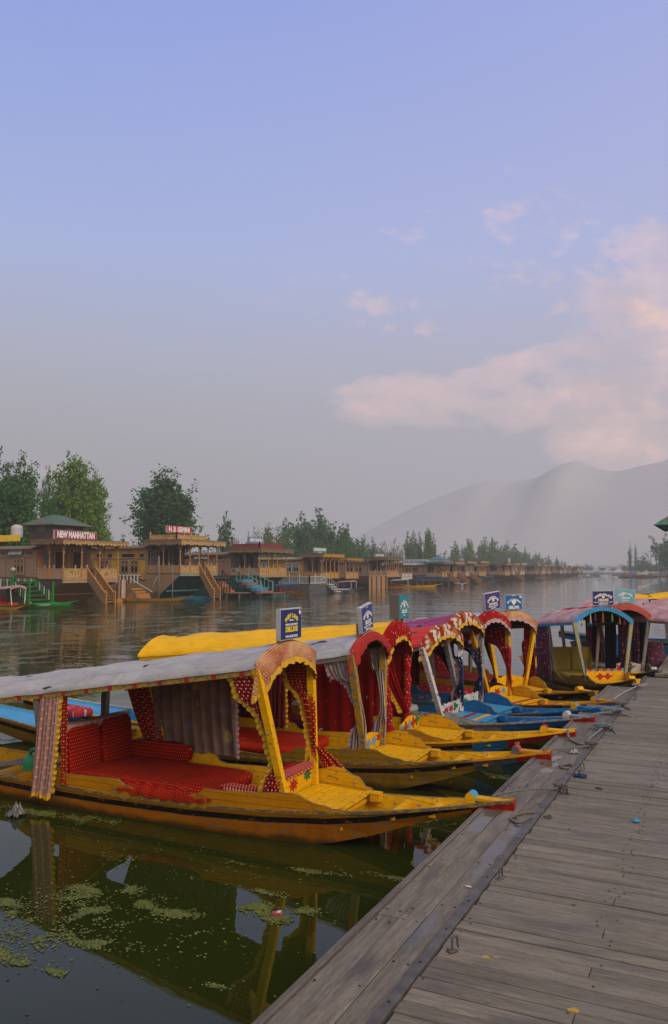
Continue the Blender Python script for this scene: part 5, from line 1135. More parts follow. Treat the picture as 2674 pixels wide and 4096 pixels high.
def crown_mesh(kind, seed, mat, n=2600):
    """unit tree 1 m tall: spires of leaf clumps (poplar) or a loose round head (willow)"""
    r = random.Random(seed); vs, fs = [], []
    def leaf(p, s):
        a = Vector((r.gauss(0, 1), r.gauss(0, 1), r.gauss(0, 1))).normalized(); b = a.orthogonal().normalized(); b = Matrix.Rotation(r.uniform(0, 6.3), 3, a) @ b; d = a.cross(b)
        o = len(vs); k = s * r.uniform(.6, 1.3)
        vs.extend([p - b * k, p + d * k * .62, p + b * k, p - d * k * .62]); fs.append((o, o + 1, o + 2, o + 3))
    limbs = []; lsz = .0165 if n < 8000 else .0112
    if kind == 'poplar':
        ns = r.randint(9, 13)
        for i in range(ns):
            a = 2 * math.pi * i / ns + r.uniform(-.4, .4); rad = r.uniform(.04, .17) if i else 0; top = 1 - rad * r.uniform(1.0, 2.6) if i else 1.0; base = r.uniform(.10, .25)
            limbs.append((Vector((math.cos(a) * rad * .25, math.sin(a) * rad * .25, base)), Vector((math.cos(a) * rad, math.sin(a) * rad, top)), r.uniform(.055, .085)))
        for i in range(r.randint(7, 10)):
            a = r.uniform(0, 6.3); rad = r.uniform(.12, .21); z = r.uniform(.25, .55); limbs.append((Vector((0, 0, z - .15)), Vector((math.cos(a) * rad, math.sin(a) * rad, z + r.uniform(.08, .2))), .06))
        for k in range(n // 9):
            l = r.choice(limbs); f = r.random() ** .8; c = l[0].lerp(l[1], f); wd = l[2] * (1.45 - .95 * f) * r.uniform(.5, 1.3)
            c = c + Vector((r.gauss(0, 1), r.gauss(0, 1), r.gauss(0, .5))) * wd
            for q in range(9): leaf(c + Vector((r.gauss(0, .012), r.gauss(0, .012), r.gauss(0, .015))), lsz)
    else:
        for i in range(26):
            a = r.uniform(0, 6.3); rad = r.uniform(.05, .42); z = r.uniform(.35, .95) - rad * .35; limbs.append((Vector((0, 0, .2)), Vector((math.cos(a) * rad, math.sin(a) * rad, z)), 0))
        for k in range(n // 12):
            l = r.choice(limbs); f = r.uniform(.35, 1.0); c = l[0].lerp(l[1], f) + Vector((r.gauss(0, .05), r.gauss(0, .05), r.gauss(0, .04)))
            for q in range(12): leaf(c + Vector((r.gauss(0, .010), r.gauss(0, .010), -q * .009 * (1 if kind == 'willow' else .1) + r.gauss(0, .02))), .0115 if kind == 'willow' else .018)
    me = bpy.data.meshes.new('crown'); me.from_pydata(vs, [], fs); me.materials.append(mat); me.update()
    b = MB(); b.tube([(0, 0, -.05), (.004, 0, .15), (-.004, .006, .4), (0, 0, .75)], [.022, .018, .012, .004], 7)
    for l in limbs[:12]: b.tube([l[0] * .6 + Vector((0, 0, l[0].z * .4)), l[0].lerp(l[1], .5), l[1]], [.007, .005, .0015], 5)
    t = b.build('trunk', BARK, None, True); tm = t.data; bpy.data.objects.remove(t); return me, tm
CR = {}
def tree(key, x, y, h, wk, name, label, cat='tree', group=None, z0=.7, rz=None):
    if key not in CR:
        kind, seed, mi, n = key; CR[key] = crown_mesh(kind, seed, LF[mi], n)
    cm, tm = CR[key]; t = thing(name, label, cat, (x, y, z0), rnd.uniform(0, 6.3) if rz is None else rz, group)
    for nm, me in (('crown', cm), ('trunk', tm)):
        o = bpy.data.objects.new(nm, me); col.objects.link(o); o.parent = t; o.scale = (h * wk, h * wk, h)
    return t
def pop(i, m, n=4200): return ('poplar', i, m, n)
G1 = 'trees behind the maroon signed houseboat'
for x, y, h, wk, k, lab in ((-62, 53.0, 13.4, .95, pop(1, 3, 20000), 'dark poplar at the left end of the island, cut off by the picture edge'), (-62, 56.4, 13.2, .85, pop(2, 0, 20000), 'tall dark poplar left of the green roofed hut'), (-66, 58.5, 12.6, .8, pop(1, 3, 20000), 'dark poplar with several spires, partly hidden left of the green roofed hut'), (-62, 60.0, 12.4, .40, pop(3, 0, 12000), 'slim poplar spire just above the green roofed hut'),
        (-62, 63.8, 14.2, .92, pop(4, 1, 22000), 'tallest poplar, bright green, behind the green roofed hut'), (-63, 68.0, 12.6, .62, pop(5, 1, 17000), 'lower bright green poplar at the right of the tallest one'), (-66, 65.2, 10.5, .9, pop(2, 0, 20000), 'dark green poplar low behind the maroon sign')):
    tree(k, x, y, h, wk, 'poplar_tree', lab, group=G1)
tree(('poplar', 11, 3, 30000), -66, 84.0, 15.0, 1.35, 'spreading_tree', 'broad dark green many headed poplar behind the red GEMINI sign')
tree(pop(6, 3), -72, 107, 11.2, .62, 'poplar_tree', 'small lone dark poplar between the red and the faded blue rooftop signs')
for x, y, h, lab in ((-72, 113, 8.6, 'thin grey green willow left of the faded blue sign'), (-74, 117, 11.4, 'airy grey green willow behind the faded blue sign'), (-73, 122, 12.4, 'tall round willow right above the faded blue sign'), (-68, 100, 7.0, 'low scrubby willow right of the broad dark tree')):
    tree(('willow', int(y) % 3, 2, 3600), x, y, h, 1.0, 'willow_tree', lab, group='willows behind the faded blue sign')
tree(('round', 4, 4, 2600), -62, 103.5, 8.2, .8, 'yellow_tree', 'yellow green small tree right of the faded blue sign')
GR = 'dark poplars in the grove behind the golden houseboat'
for i, (y, h, wk) in enumerate(((127, 9.5, .8), (131.5, 11.9, .6), (136, 13.2, .6), (140, 12.2, .8), (144.5, 14.4, .62), (149.5, 13.7, .62), (152, 12.0, .8), (155, 12.2, .62), (160, 10.9, .6), (163, 9.0, .8))):
    tree(pop(1 + i % 4, [3, 0][i % 2], 5000), -75 + ((i * 7) % 5 - 2) * .5, y, h * 1.0, wk * 1.4, 'poplar_tree', 'dark poplar in the grove above the CORONATION sign', group=GR)
for y in (121, 126, 130, 134, 138, 142, 147, 151, 156, 161, 166): tree(('round', int(y) % 3, [3, 0][y % 2], 3600), -70, y, 7.6 + (y % 4) * .7 - abs(y - 142) * .05, 1.0, 'bushy_tree', 'low bushy tree at the foot of the grove above the CORONATION sign', group='bushes at the foot of the dark grove')
for i, (y, h, wk, m, lab) in enumerate(((168, 10.1, .6, 3, 'pair'), (173, 9.6, .6, 3, 'pair'))): tree(pop(2 + i, m), -75, y, h, wk, 'poplar_tree', 'dark small poplar of the pair just right of the dark grove', group='pair of small poplars')
for y, h in ((181, 10.5), (187, 11.6), (193, 10.0), (177, 8)): tree(('willow', int(y) % 3, 2, 3600), -76, y, h, .9, 'willow_tree', 'pale airy willow behind the QUEEN OF HEAVEN sign', group='willows behind the dark roof sign')
for i, (y, h, wk, m) in enumerate(((196, 11.8, .55, 3), (200, 12.6, .55, 0), (204.5, 12.2, .5, 0), (212.5, 11.4, .5, 3), (216.5, 12.3, .35, 3))): tree(pop(1 + i % 4, m), -75, y, h, wk, 'poplar_tree', 'dark poplar above the DULCE DOMUM sign', group='poplars above the long white sign')
tree(pop(4, 1, 22000), -72, 203.5, 13.2, .52, 'poplar_tree', 'bright yellow green poplar above the DULCE DOMUM sign')
for y, h in ((222, 8.5), (232, 8.0), (242, 7.4)): tree(('round', int(y) % 3, 2, 2600), -77, y, h, 1.1, 'bushy_tree', 'low olive bush beyond the blue hip roof', group='bushes beyond the blue hip roof')
LABS = ['green poplar in the row beyond the blue hip roof', 'hazy poplar in the row beyond the blue hip roof', 'blue grey poplar far along the island shore']
for i, (y, h, wk) in enumerate(((252, 11.3, .6), (258, 11.0, .5), (266, 12.6, .7), (273, 13.4, .5), (284, 12.4, .7), (293, 14.2, .8), (299, 15.0, .55), (306, 13.0, .9), (316, 12.6, .8), (326, 13.6, .6), (334, 12.8, .8), (344, 11.2, .8), (352, 12.2, .5), (362, 10.0, .9), (374, 10.2, .8), (388, 10.0, .8), (402, 9.4, 1.0))):
    k = 0 if i < 6 else 1 if i < 12 else 2
    tree(pop(1 + i % 5, [0, 3, 1][i % 3]), -80 - (i % 2) * 1.2, y, h, wk * 1.3, 'poplar_tree', LABS[k], group=LABS[k].replace('poplar', 'poplars', 1))
for i, (y, h) in enumerate(((226, 7.5), (237, 8.2), (247, 9.0), (255, 8.6), (262, 9.4), (269, 10.2), (279, 9.6), (289, 10.6), (297, 10.2), (304, 11), (312, 10.6), (322, 10.4), (331, 10.2), (340, 9.4), (350, 9.4), (358, 9), (368, 8.6), (380, 8.6), (395, 8.2))):
    tree(('round', i % 4, [0, 3, 2][i % 3], 2600), -78 - (i % 2) * 1.5, y, h, .85, 'leafy_tree', 'round leafy tree between the hazy poplars far along the island', group='round trees between the far poplars')
for i, (y, x, h, wk) in enumerate(((425, -80, 8.8, .7), (438, -82, 8.4, .5), (455, -83, 8.2, .45), (470, -84, 7.2, .8), (500, -83, 6.4, 1.2), (520, -82, 6.2, 1.2), (560, -86, 7.5, 1.5), (575, -78, 6.5, 1.6), (600, -74, 6.2, 1.7), (600, -66, 7.2, 1.6), (620, -92, 6.0, 1.9), (590, -58, 6.8, 1.5), (560, -50, 7.0, 1.5), (640, -120, 8.5, 1.2))):
    tree(('round', i % 3, 3, 2600) if i > 3 else pop(1 + i, 3), x, y, h, wk, 'distant_tree', 'faint grey tree on the far shore across the lake', group='faint trees on the far shore')
for x, y, h, wk, k, lab in ((-39.4, 380, 14.6, .34, pop(3, 3, 2600), 'left of two slim hazy poplars on the right shore'), (-37.0, 380, 13.8, .34, pop(5, 3, 2600), 'right of two slim hazy poplars on the right shore'), (-33.3, 376, 10.6, 1.15, ('round', 1, 3, 2600), 'round hazy tree between the slim poplars and the big dark tree'),
        (-19.0, 300, 16.0, .95, ('round', 2, 3, 5200), 'big dark hazy tree at the right edge of the lake'), (-15.5, 290, 16.5, 1.0, ('round', 0, 3, 5200), 'dark hazy tree cut by the right edge of the picture')):
    tree(k, x, y, h, wk, 'shore_tree', lab, group='trees on the right shore')
for x, y, h in ((-46, 440, 5), (-42, 420, 5.5), (-36, 392, 5), (-31, 372, 5.2), (-27, 356, 5), (-24, 340, 5.4), (-20.5, 312, 5), (-29, 362, 6), (-51, 470, 6)): tree(('round', int(y) % 3, 3, 2600), x, y, h, 1.3, 'shore_bush', 'low hazy bush along the right shore', group='bushes along the right shore')
for i in range(44):   # scrub on the island close behind the roofs
    y = 44 + i * 5.2; x = -60.5 - (i * 37 % 9); tree(('round', i % 3, [2, 4, 0][i % 3], 2600), x, y, 3.6 + (i * 13 % 7) * .35, 1.2, 'shrub', 'shrub growing behind the houseboat roofs on the island', group='shrubs behind the houseboat roofs')

# ------------------------------------------------------------------ landings, stairs, small boats by the houseboats
GP = paint('green_stair_paint', (.012, .30, .035), .5, .2); GCAR = plain('dark_green_carpet', (.030, .085, .018), .9, .4, 8); BLKP = plain('black_rail_paint', (.02, .015, .015), .5)
t = thing('green_landing_stairs', 'green carpeted landing stairs with white balusters, far left by the water', 'stairs', (-41.2, 38.5, 0))
b = MB(); [b.box((-.85 + .33 * i, 0, .3 + .28 * (4 - i) / 2 + .12), (.34, 2.0, .3 + .28 * (4 - i))) for i in range(5)]; b.build('step', GCAR, t)
b = MB(); [b.box((-.69 + .33 * i, 0, .38 + .28 * (4 - i)), (.02, 2.0, .09)) for i in range(5)]; b.box((.3, .2, .28), (2.4, 2.2, .1)); b.build('riser_trim', GP, t)
for s in (-1, 1):
    b = MB(); rail_pts = [(-2.6, s, 1.98), (-.5, s, 1.95), (1.0, s, 1.05)]
    for p, q in zip(rail_pts, rail_pts[1:]):
        b.bar(p, q, .07, .07, 2)
        for k in range(7): f = (k + .5) / 7; x = p[0] + (q[0] - p[0]) * f; z = p[2] + (q[2] - p[2]) * f; b.box((x, s, z - .38), (.07, .04, .72), k % 2 * 1)
    b.box((1.05, s, .95), (.08, .08, 1.5), 0); b.box((-.55, s, 1.0), (.08, .08, 1.9), 0)
    b.build('railing', [GP, WHTP, BLKP], t)
def lamp(x, y, z, h, lab):
    t = thing('globe_lamp', lab, 'lamp', (x, y, z)); b = MB(); b.tube([(0, 0, 0), (0, 0, h)], .035, 8); b.lathe([(.07, h), (.07, h + .04)], n=8); b.build('pole', GP, t)
    b = MB(); b.lathe([(.16 * math.sin(math.pi * i / 10) + .002, h + .18 - .16 * math.cos(math.pi * i / 10)) for i in range(11)], n=14); b.build('globe', plain('glass_globe', (.40, .38, .32), .25, .3, 6), t, True)
lamp(-43.6, 37.45, .3, 2.0, 'left globe lamp on a green pole by the green stairs'); lamp(-41.6, 37.45, .3, 2.0, 'right globe lamp on a green pole by the green stairs')
def hullobj(name, label, x, y, rz, L_, mats, grp=None, w=1.0, cat='boat', lift=0, h=1.0):
    """open skiff: the shikara hull shrunk, with thwarts"""
    t = thing(name, label, cat, (x, y, lift), rz, grp); k = L_ / 8.5
    hull_mesh(k, k * w * 1.2, k * 1.25 * h, aft=-20, bowpatch=0, tip=None, floor=.02).build('hull', [mats[0], mats[0], mats[0], mats[1], mats[2], mats[2], mats[0], mats[0], mats[0]], t)
    for xx in (-2.4, -5.2): b = MB(); q = hull_at(xx)[1]; b.box((xx * k, 0, k * 1.25 * h * (hull_at(xx)[2] - .05)), (.16, 2 * q * k * w * 1.2 - .04, .03)); b.build('thwart', mats[1], t)
    return t
def landing(name, label, x, y, dx, dy, z, mat, rz=0, legs=True):
    t = thing(name, label, 'landing', (x, y, 0), rz); b = MB(); n = max(2, int(dy / .25))
    for i in range(n): b.box((0, -dy / 2 + dy * (i + .5) / n, z), (dx, dy / n - .015, .07))
    b.build('deck_board', mat, t)
    if legs:
        for sx in (-1, 1):
            for sy in (-1, 1): b = MB(); b.box((sx * (dx / 2 - .08), sy * (dy / 2 - .08), z / 2 - .4), (.09, .09, z + .7)); b.build('leg', GWOOD, t)
    return t
landing('concrete_step', 'pale low landing slab in front of the green stairs', -40.2, 38.2, 1.5, .8, .22, plain('pale_concrete', (.34, .33, .30), .9, .3), legs=False)
hullobj('green_skiff', 'small bright green skiff beside the green stairs', -42.4, 44.2, R(65), 3.6, (GP, GP, GP))
def mini_shikara(label, x, y, rz, roofm, hullm, postm=GWOOD, cloth=None, k=.82, name='small_shikara', grp=None, seat=None, wrapm=None, zr=1.0):
    t = thing(name, label, 'boat', (x, y, 0), rz, grp); hull_mesh(k, k, k * 1.05, bowpatch=0, tip=None).build('hull', [hullm, BLK, hullm, RIM, hullm, hullm, hullm, hullm, hullm], t)
    w = .55 * k; rows = [[(xx * k, -w * 1.05 + 2.1 * w * i / 8, k * (1.50 * zr + .2 * (1 - abs(-1 + i / 4) ** 2) - (xx + 2) * -.06)) for i in range(9)] for xx in (-2.1, -3.2, -4.3, -5.4)]
    b = MB(); b.grid(rows); b.grid([[(p[0], p[1], p[2] - .03) for p in r][::-1] for r in rows]); b.grid([rows[0], [(p[0], p[1], p[2] - .16) for p in rows[0]]], 1); b.build('canopy', [roofm, cloth or roofm], t, True)
    for xx in (-2.2, -5.2):
        for s in (-1, 1): b = MB(); b.bar((xx * k + .1 * k, s * w * .8, .25 * k), (xx * k, s * w * .98, k * (1.48 * zr + (xx + 2) * .06)), .05, .05); b.build('post', wrapm or postm, t)
    b = MB(); cushion(b, (-3.7 * k, 0, .35 * k), (1.7 * k, .8 * k, .16 * k)); cushion(b, (-4.7 * k, 0, .58 * k), (.12, .85 * k, .5 * k)); b.build('seat', seat or F_RED, t, True)
    if cloth:
        for s in (-1, 1): curtain(t, cloth, [(V(-5.3 * k, s * w, k * 1.3 * zr), V(-4.7 * k, s * w, k * 1.32 * zr)), (V(-5.3 * k, s * w, k * .45), V(-4.9 * k, s * w, k * .45))], 4, .02)
    return t
mini_shikara('small yellow shikara with pink canopy cut by the left edge, beside green stairs', -38.3, 35.9, R(-20), T_PINK, YEL, WHTP, k=.9, seat=T_ORG)
t = thing('green_roofed_hut', 'maroon hut with a green tiled hip roof rising behind the maroon sign', 'hut', (-50.4, 49.4, .6))
b = MB(); b.box((-1.35, 1.75, 2.85), (2.7, 3.5, 5.7)); b.build('wall', wood('maroon_boards', (.115, .062, .058), (1, 1, 6), .7), t)
b = MB(); z0, z1 = 5.68, 6.55; lo = [(-3.2, -.5, z0), (.5, -.5, z0), (.5, 4.0, z0), (-3.2, 4.0, z0)]; up = [(-1.6, 1.2, z1), (-1.1, 1.2, z1), (-1.1, 2.3, z1), (-1.6, 2.3, z1)]
b.add(lo + up, [(0, 1, 5, 4), (1, 2, 6, 5), (2, 3, 7, 6), (3, 0, 4, 7), (4, 5, 6, 7), (3, 2, 1, 0)]); [b.bar(lo[i], up[i], .14, .06) for i in range(4)]; [b.bar(lo[i], lo[(i + 1) % 4], .08, .12, 1) for i in range(4)]; b.build('roof', [RF_GRN, GWOOD], t)
for c, d in (((.02, 1.85, 5.2), (.05, .85, .42)), ((-1.25, -.02, 5.25), (.95, .05, .46))): b = MB(); b.box(c, d); b.build('window', plain('green_shutter', (.05, .13, .08), .4), t)
t = thing('water_tank', 'white ribbed water tank on a green stand left of the maroon hut', 'water tank', (-52.9, 47.9, .6)); b = MB(); b.lathe([(.44, 4.55)] + [(.47 + .015 * (i % 2), 4.6 + .07 * i) for i in range(12)] + [(.40, 5.5), (.15, 5.62)], n=16); b.build('tank', plain('white_plastic', (.48, .47, .52), .4, .15), t, True)
for sx in (-.35, .35):
    for sy in (-.35, .35): b = MB(); b.tube([(sx, sy, 0), (sx, sy, 4.55)], .03, 6); b.build('leg', GP, t)
b = MB(); b.box((0, 0, 4.5), (1.0, 1.0, .06)); b.build('stand', GP, t)
b = MB(); rows = [[(-56 + 4.4 * i / 8, 42.9 + 4.2 * j / 5, 4.5 + (.75 * min(1, i / 3.0)) + .06 * math.sin(i * 1.9 + j)) for j in range(6)] for i in range(9)]; b.grid(rows); b.grid([[(p[0], p[1], p[2] - .5) for p in rows[-1]], rows[-1]]); b.grid([[(p[0], p[1], 4.2) for p in [r[0] for r in rows]], [r[0] for r in rows]])
tag(b.build('yellow_tarpaulin', plain('yellow_sheet', (.60, .42, .01), .5, .2), None, True), 'bright yellow tarpaulin spread behind the roof at far left', 'tarpaulin')
STRW = plain('white_slat_paint', (.52, .48, .47), .6, .3)
t = thing('striped_gate', 'brown and white striped gate between the first two houseboats', 'gate', (-42.4, 49.6, 0))
b = MB()
for i in range(7): b.box((0, -1.3 + i * .17, .95), (.06, .15, 1.5), [0, 2, 0, 1, 1, 2, 0][i])
b.box((0, -.8, .12), (.25, 1.3, .3), 2); b.build('slat_panel', [W_DRK, STRW, W_AMB], t)
b = MB()
for i in range(16): b.box((-.6, -1.2 + i * .21, 1.75), (.05, .10, .72), i % 2)
b.bar((-.6, -1.3, 2.08), (-.6, 2.1, 2.05), .06, .06, 0); b.bar((-.3, .5, 1.8), (.9, 1.8, .7), .05, .06, 0); b.build('upper_fence', [STRW, W_DRK], t)
b = MB(); [b.box((.1 + i * .25, .8, .95 - i * .22), (.26, 1.4, .12)) for i in range(4)]; b.box((.1, .9, .35), (1.2, 1.6, .5)); b.build('step', W_AMB, t)
def pole(p, q, r, lab, name='mooring_pole', grp='mooring poles by the ochre houseboat'):
    b = MB(); p, q = Vector(p), Vector(q); b.tube([p, p.lerp(q, .5) + Vector((.02, .03, 0)), q], [r * 1.1, r, r * .9], 8); tag(b.build(name, GWOOD, None, True), lab, 'pole', grp)
pole((-42.2, 53.0, -.5), (-42.2, 53.0, 3.6), .085, 'thick upright mooring pole before the ochre houseboat'); pole((-43.6, 52.9, -.4), (-42.25, 52.85, 1.9), .07, 'leaning prop pole against the thick mooring pole'); pole((-40.7, 52.9, -.5), (-40.75, 52.9, 3.0), .045, 'thin upright mooring pole before the ochre houseboat'); pole((-41.7, 49.6, -.4), (-41.7, 49.6, .75), .06, 'short stump pole beside the olive skiff')
hullobj('olive_skiff', 'long olive wooden skiff moored before the ochre houseboat', -38.0, 52.0, R(35), 6.0, (OLIV, RIM, OLIV), w=.9)
SKYP = paint('sky_blue_paint', (.04, .27, .44), .5, .2)
hullobj('blue_skiff', 'sky blue skiff under the carved stairs of the ochre houseboat', -38.7, 57.2, R(12), 5.6, (SKYP, SKYP, SKYP), w=.9)
def stairs(name, label, x, y, rz, n, w, z1, mats, railm, rise=.26, run=.30):
    t = thing(name, label, 'stairs', (x, y, 0), rz)
    for i in range(n):
        b = MB(); z = z1 - rise * i; b.box((i * run, 0, z - .14), (run + .02, w, .27), i % len(mats)); b.build('step', mats, t)
    for s in (-1, 1):
        b = MB(); p, q = (-.3, s * w / 2, z1 + .9), ((n - .5) * run, s * w / 2, z1 - rise * (n - .5) + .9); b.bar(p, q, .06, .06)
        for k in range(7): f = k / 6; x_ = p[0] + (q[0] - p[0]) * f; z_ = p[2] + (q[2] - p[2]) * f; b.box((x_, s * w / 2, z_ - .44), (.045, .045, .86) if k not in (0, 6) else (.09, .09, 1.15))
        b.build('railing', railm, t)
    b = MB(); b.bar((-.2, 0, z1 - .35), ((n - .5) * run, 0, z1 - rise * (n - .5) - .3), w - .05, .1); b.build('stringer', W_DRK, t)
    return t
CHR = plain('grey_metal_post', (.30, .31, .32), .35, .3, 5, metal=.5); ROSE = paint('rose_step_paint', (.34, .14, .12), .6, .4); SKYS = paint('blue_step_paint', (.06, .30, .50), .6, .3)
stairs('brown_stairs', 'brown and orange tiled stairs with dark railing left of the blue stairs', -41.6, 61.2, 0, 5, 1.3, 1.45, [ROSE, W_AMB], BLKP)
stairs('blue_stairs', 'blue and rose painted stairs with pale railing before the faded blue signed houseboat', -39.9, 62.6, 0, 5, 2.0, 1.62, [SKYS, ROSE, SKYS], P_MINT, run=.52)
for i, q in enumerate((-.6, 0, .6)):
    t = thing('flower_pot', 'clay flower pot on the blue stairs railing', 'flower pot', (-40.4 + i * .55, 61.5, 2.25 - i * .22), 0, 'flower pots on the blue stairs railing'); b = MB(); b.lathe([(.10, 0), (.16, .22), (.17, .26), (.14, .26)], n=10); b.build('pot', plain('clay', (.20, .09, .055), .8), t); b = MB(); b.lathe([(.13, .25), (.12, .27)], n=8); b.build('soil', plain('mud', (.03, .03, .015)), t)
landing('plank_landing', 'low pale plank landing in front of the brown stairs', -39.5, 61.0, 1.5, 2.2, .42, GWOOD); landing('rose_landing', 'low blue and rose landing at the foot of the blue stairs', -37.0, 62.6, 1.6, 1.9, .40, ROSE)
hullobj('teal_skiff', 'teal skiff beside the blue stairs', -36.9, 66.4, R(20), 3.6, (paint('teal_boat_paint', (.02, .28, .26), .5, .2),) * 3)
mini_shikara('small brown shikara with dark blue canopy and red wrapped posts', -37.6, 71.8, R(18), T_BLUE, OLIV, F_CONF, k=.72, wrapm=F_CONF, seat=T_ORG, zr=.95)
t = thing('grey_pontoon', 'blue grey floating landing with white railing before the golden houseboat', 'landing', (-40.2, 76.0, 0)); b = MB(); b.box((-.6, 0, .5), (3.6, 5.0, 1.1)); b.build('float', BLUG, t)
b = MB(); rail(b, (1.2, -2.5, 0), (1.2, 1.4, 0), 1.05, 1.85, 3, 0, 0, False); b.build('railing', [WHTP], t); b = MB(); rail(b, (-2.4, -2.5, 0), (1.2, -2.5, 0), 1.05, 1.85, 3, 0, 0, False); b.build('railing', [WHTP], t)
b = MB(); [b.box((1.4 + .3 * i, 1.9, .9 - .25 * i), (.3, 1.1, .12)) for i in range(4)]; b.build('step', WHTP, t); b = MB(); b.bar((1.2, 1.35, 1.85), (2.5, 1.35, .95), .05, .05); [b.box((1.3 + .28 * i, 1.35, 1.3 - .19 * i), (.05, .05, 1.0)) for i in range(5)]; b.build('stair_rail', WHTP, t)
landing('white_landing', 'low whitewashed landing beside the grey floating one', -38.2, 79.4, 1.3, 2.0, .36, WHTP)
mini_shikara('white shikara with faded canopy beside the striped fence', -38.6, 86.2, R(-25), T_PINK, WHTP, WHTP, k=.8, seat=BLUP, zr=.92)
mini_shikara('dark skiff with grey sheet roof before the golden houseboat', -40.0, 82.5, R(30), T_WHITE, BLK, GWOOD, k=.7, zr=.85)
t = thing('striped_fence', 'tall fence of brown and tan vertical stripes standing in the water', 'fence', (-41.9, 98.6, 0)); b = MB()
for i in range(11): b.box((0, -2.9 + i * .53, .78), (.08, .51, 1.7), i % 3)
b.build('slat_panel', [W_TAN, W_DRK, W_AMB], t); b = MB(); rail(b, (0, -3, 0), (0, 2.9, 0), 1.65, 2.3, 3, 0, 0, False); b.build('railing', [W_TAN], t); b = MB(); b.box((0, 2.95, .9), (.14, .10, 1.9)); b.build('end_post', W_GLD, t)
mini_shikara('yellow shikara with white canopy near the right end of the striped fence', -39.5, 108, R(10), T_WHITE, YEL, WHTP, k=.8, zr=.9)
hullobj('yellow_skiff', 'long yellow skiff floating left of the blue latticed landing', -38.0, 113.0, R(20), 6.0, (YEL, YEL, YEL))
t = thing('lattice_landing', 'stilted landing with blue lattice railing under DULCE DOMUM', 'landing', (-40.6, 122.6, 0)); b = MB(); b.box((-1.8, -.4, .78), (5.4, 2.2, .12)); b.build('deck_board', W_DRK, t)
b = MB(); [b.box((-4.2 + i * 1.05, -1.4, .1), (.1, .1, 1.4)) for i in range(6)]; b.build('pile', GWOOD, t)
b = MB(); b.bar((-4.4, -1.45, 1.5), (.9, -1.45, 1.5), .05, .06); b.bar((-4.4, -1.45, .95), (.9, -1.45, .95), .05, .06); [b.bar((-4.4 + i * .53, -1.46, .95 + .55 * (i % 2)), (-3.87 + i * .53, -1.46, .95 + .55 * (1 - i % 2)), .03, .05) for i in range(10)]; b.build('lattice_railing', SKYP, t)
b = MB(); b.tube([(-.5 + .55 * math.cos(a), -.2, 1.6 + 1.4 * math.sin(a)) for a in [math.pi * i / 10 for i in range(11)]], .05, 6); b.build('arch', RIM, t)
landing('white_step_landing', 'small white stepped landing right of the lattice railing', -38.8, 125.2, 1.4, 2.0, .35, WHTP)
for i, (x, y, rz, L_, m, lab) in enumerate(((-39.6, 140, 30, 4.5, P_TEAL, 'dark teal skiff below the carved stairs past DULCE DOMUM'), (-39.0, 146, 24, 5, OLIV, 'olive skiff beyond the teal one along the row'), (-41.2, 163, 20, 5.5, BLK, 'black skiff beside the blue canopied boat along the row'), (-43.0, 192, 30, 5, P_TEAL, 'dark green skiff before the white lattice landing'), (-47.0, 262, 20, 5, OLIV, 'brown skiff in the haze along the row of houseboats'), (-51.5, 300, 20, 5.5, BLK, 'dark skiff in the haze before the last houseboats'))):
    hullobj('moored_skiff', lab, x, y, R(rz), L_, (m, RIM, m), 'skiffs along the row of houseboats')
mini_shikara('blue canopied shikara moored past DULCE DOMUM', -40.6, 158, R(30), T_BLUE, BLUP, k=.8, cloth=SKYP); mini_shikara('shikara with bright yellow canopy far along the houseboat row', -46.6, 222, R(20), T_YEL, OLIV, k=1.0); mini_shikara('white canopied shikara far along the houseboat row', -51, 268, R(25), T_WHITE, GRYP, k=.9); mini_shikara('grey canopied shikara at the faint end of the houseboat row', -55, 310, R(25), T_GREY, BLUG, k=.9)
b = MB(); b.lathe([(.02, 0), (.22, .06), (.20, .2), (.06, .28)], (-37.5, 121.5, 0), 10); tag(b.build('white_buoy', WHTP, None, True), 'small white float on the water before the lattice landing', 'float')
landing('lattice_float', 'white lattice fronted landing far along the houseboat row', -42.5, 203, 1.6, 3.0, .5, WHTP)

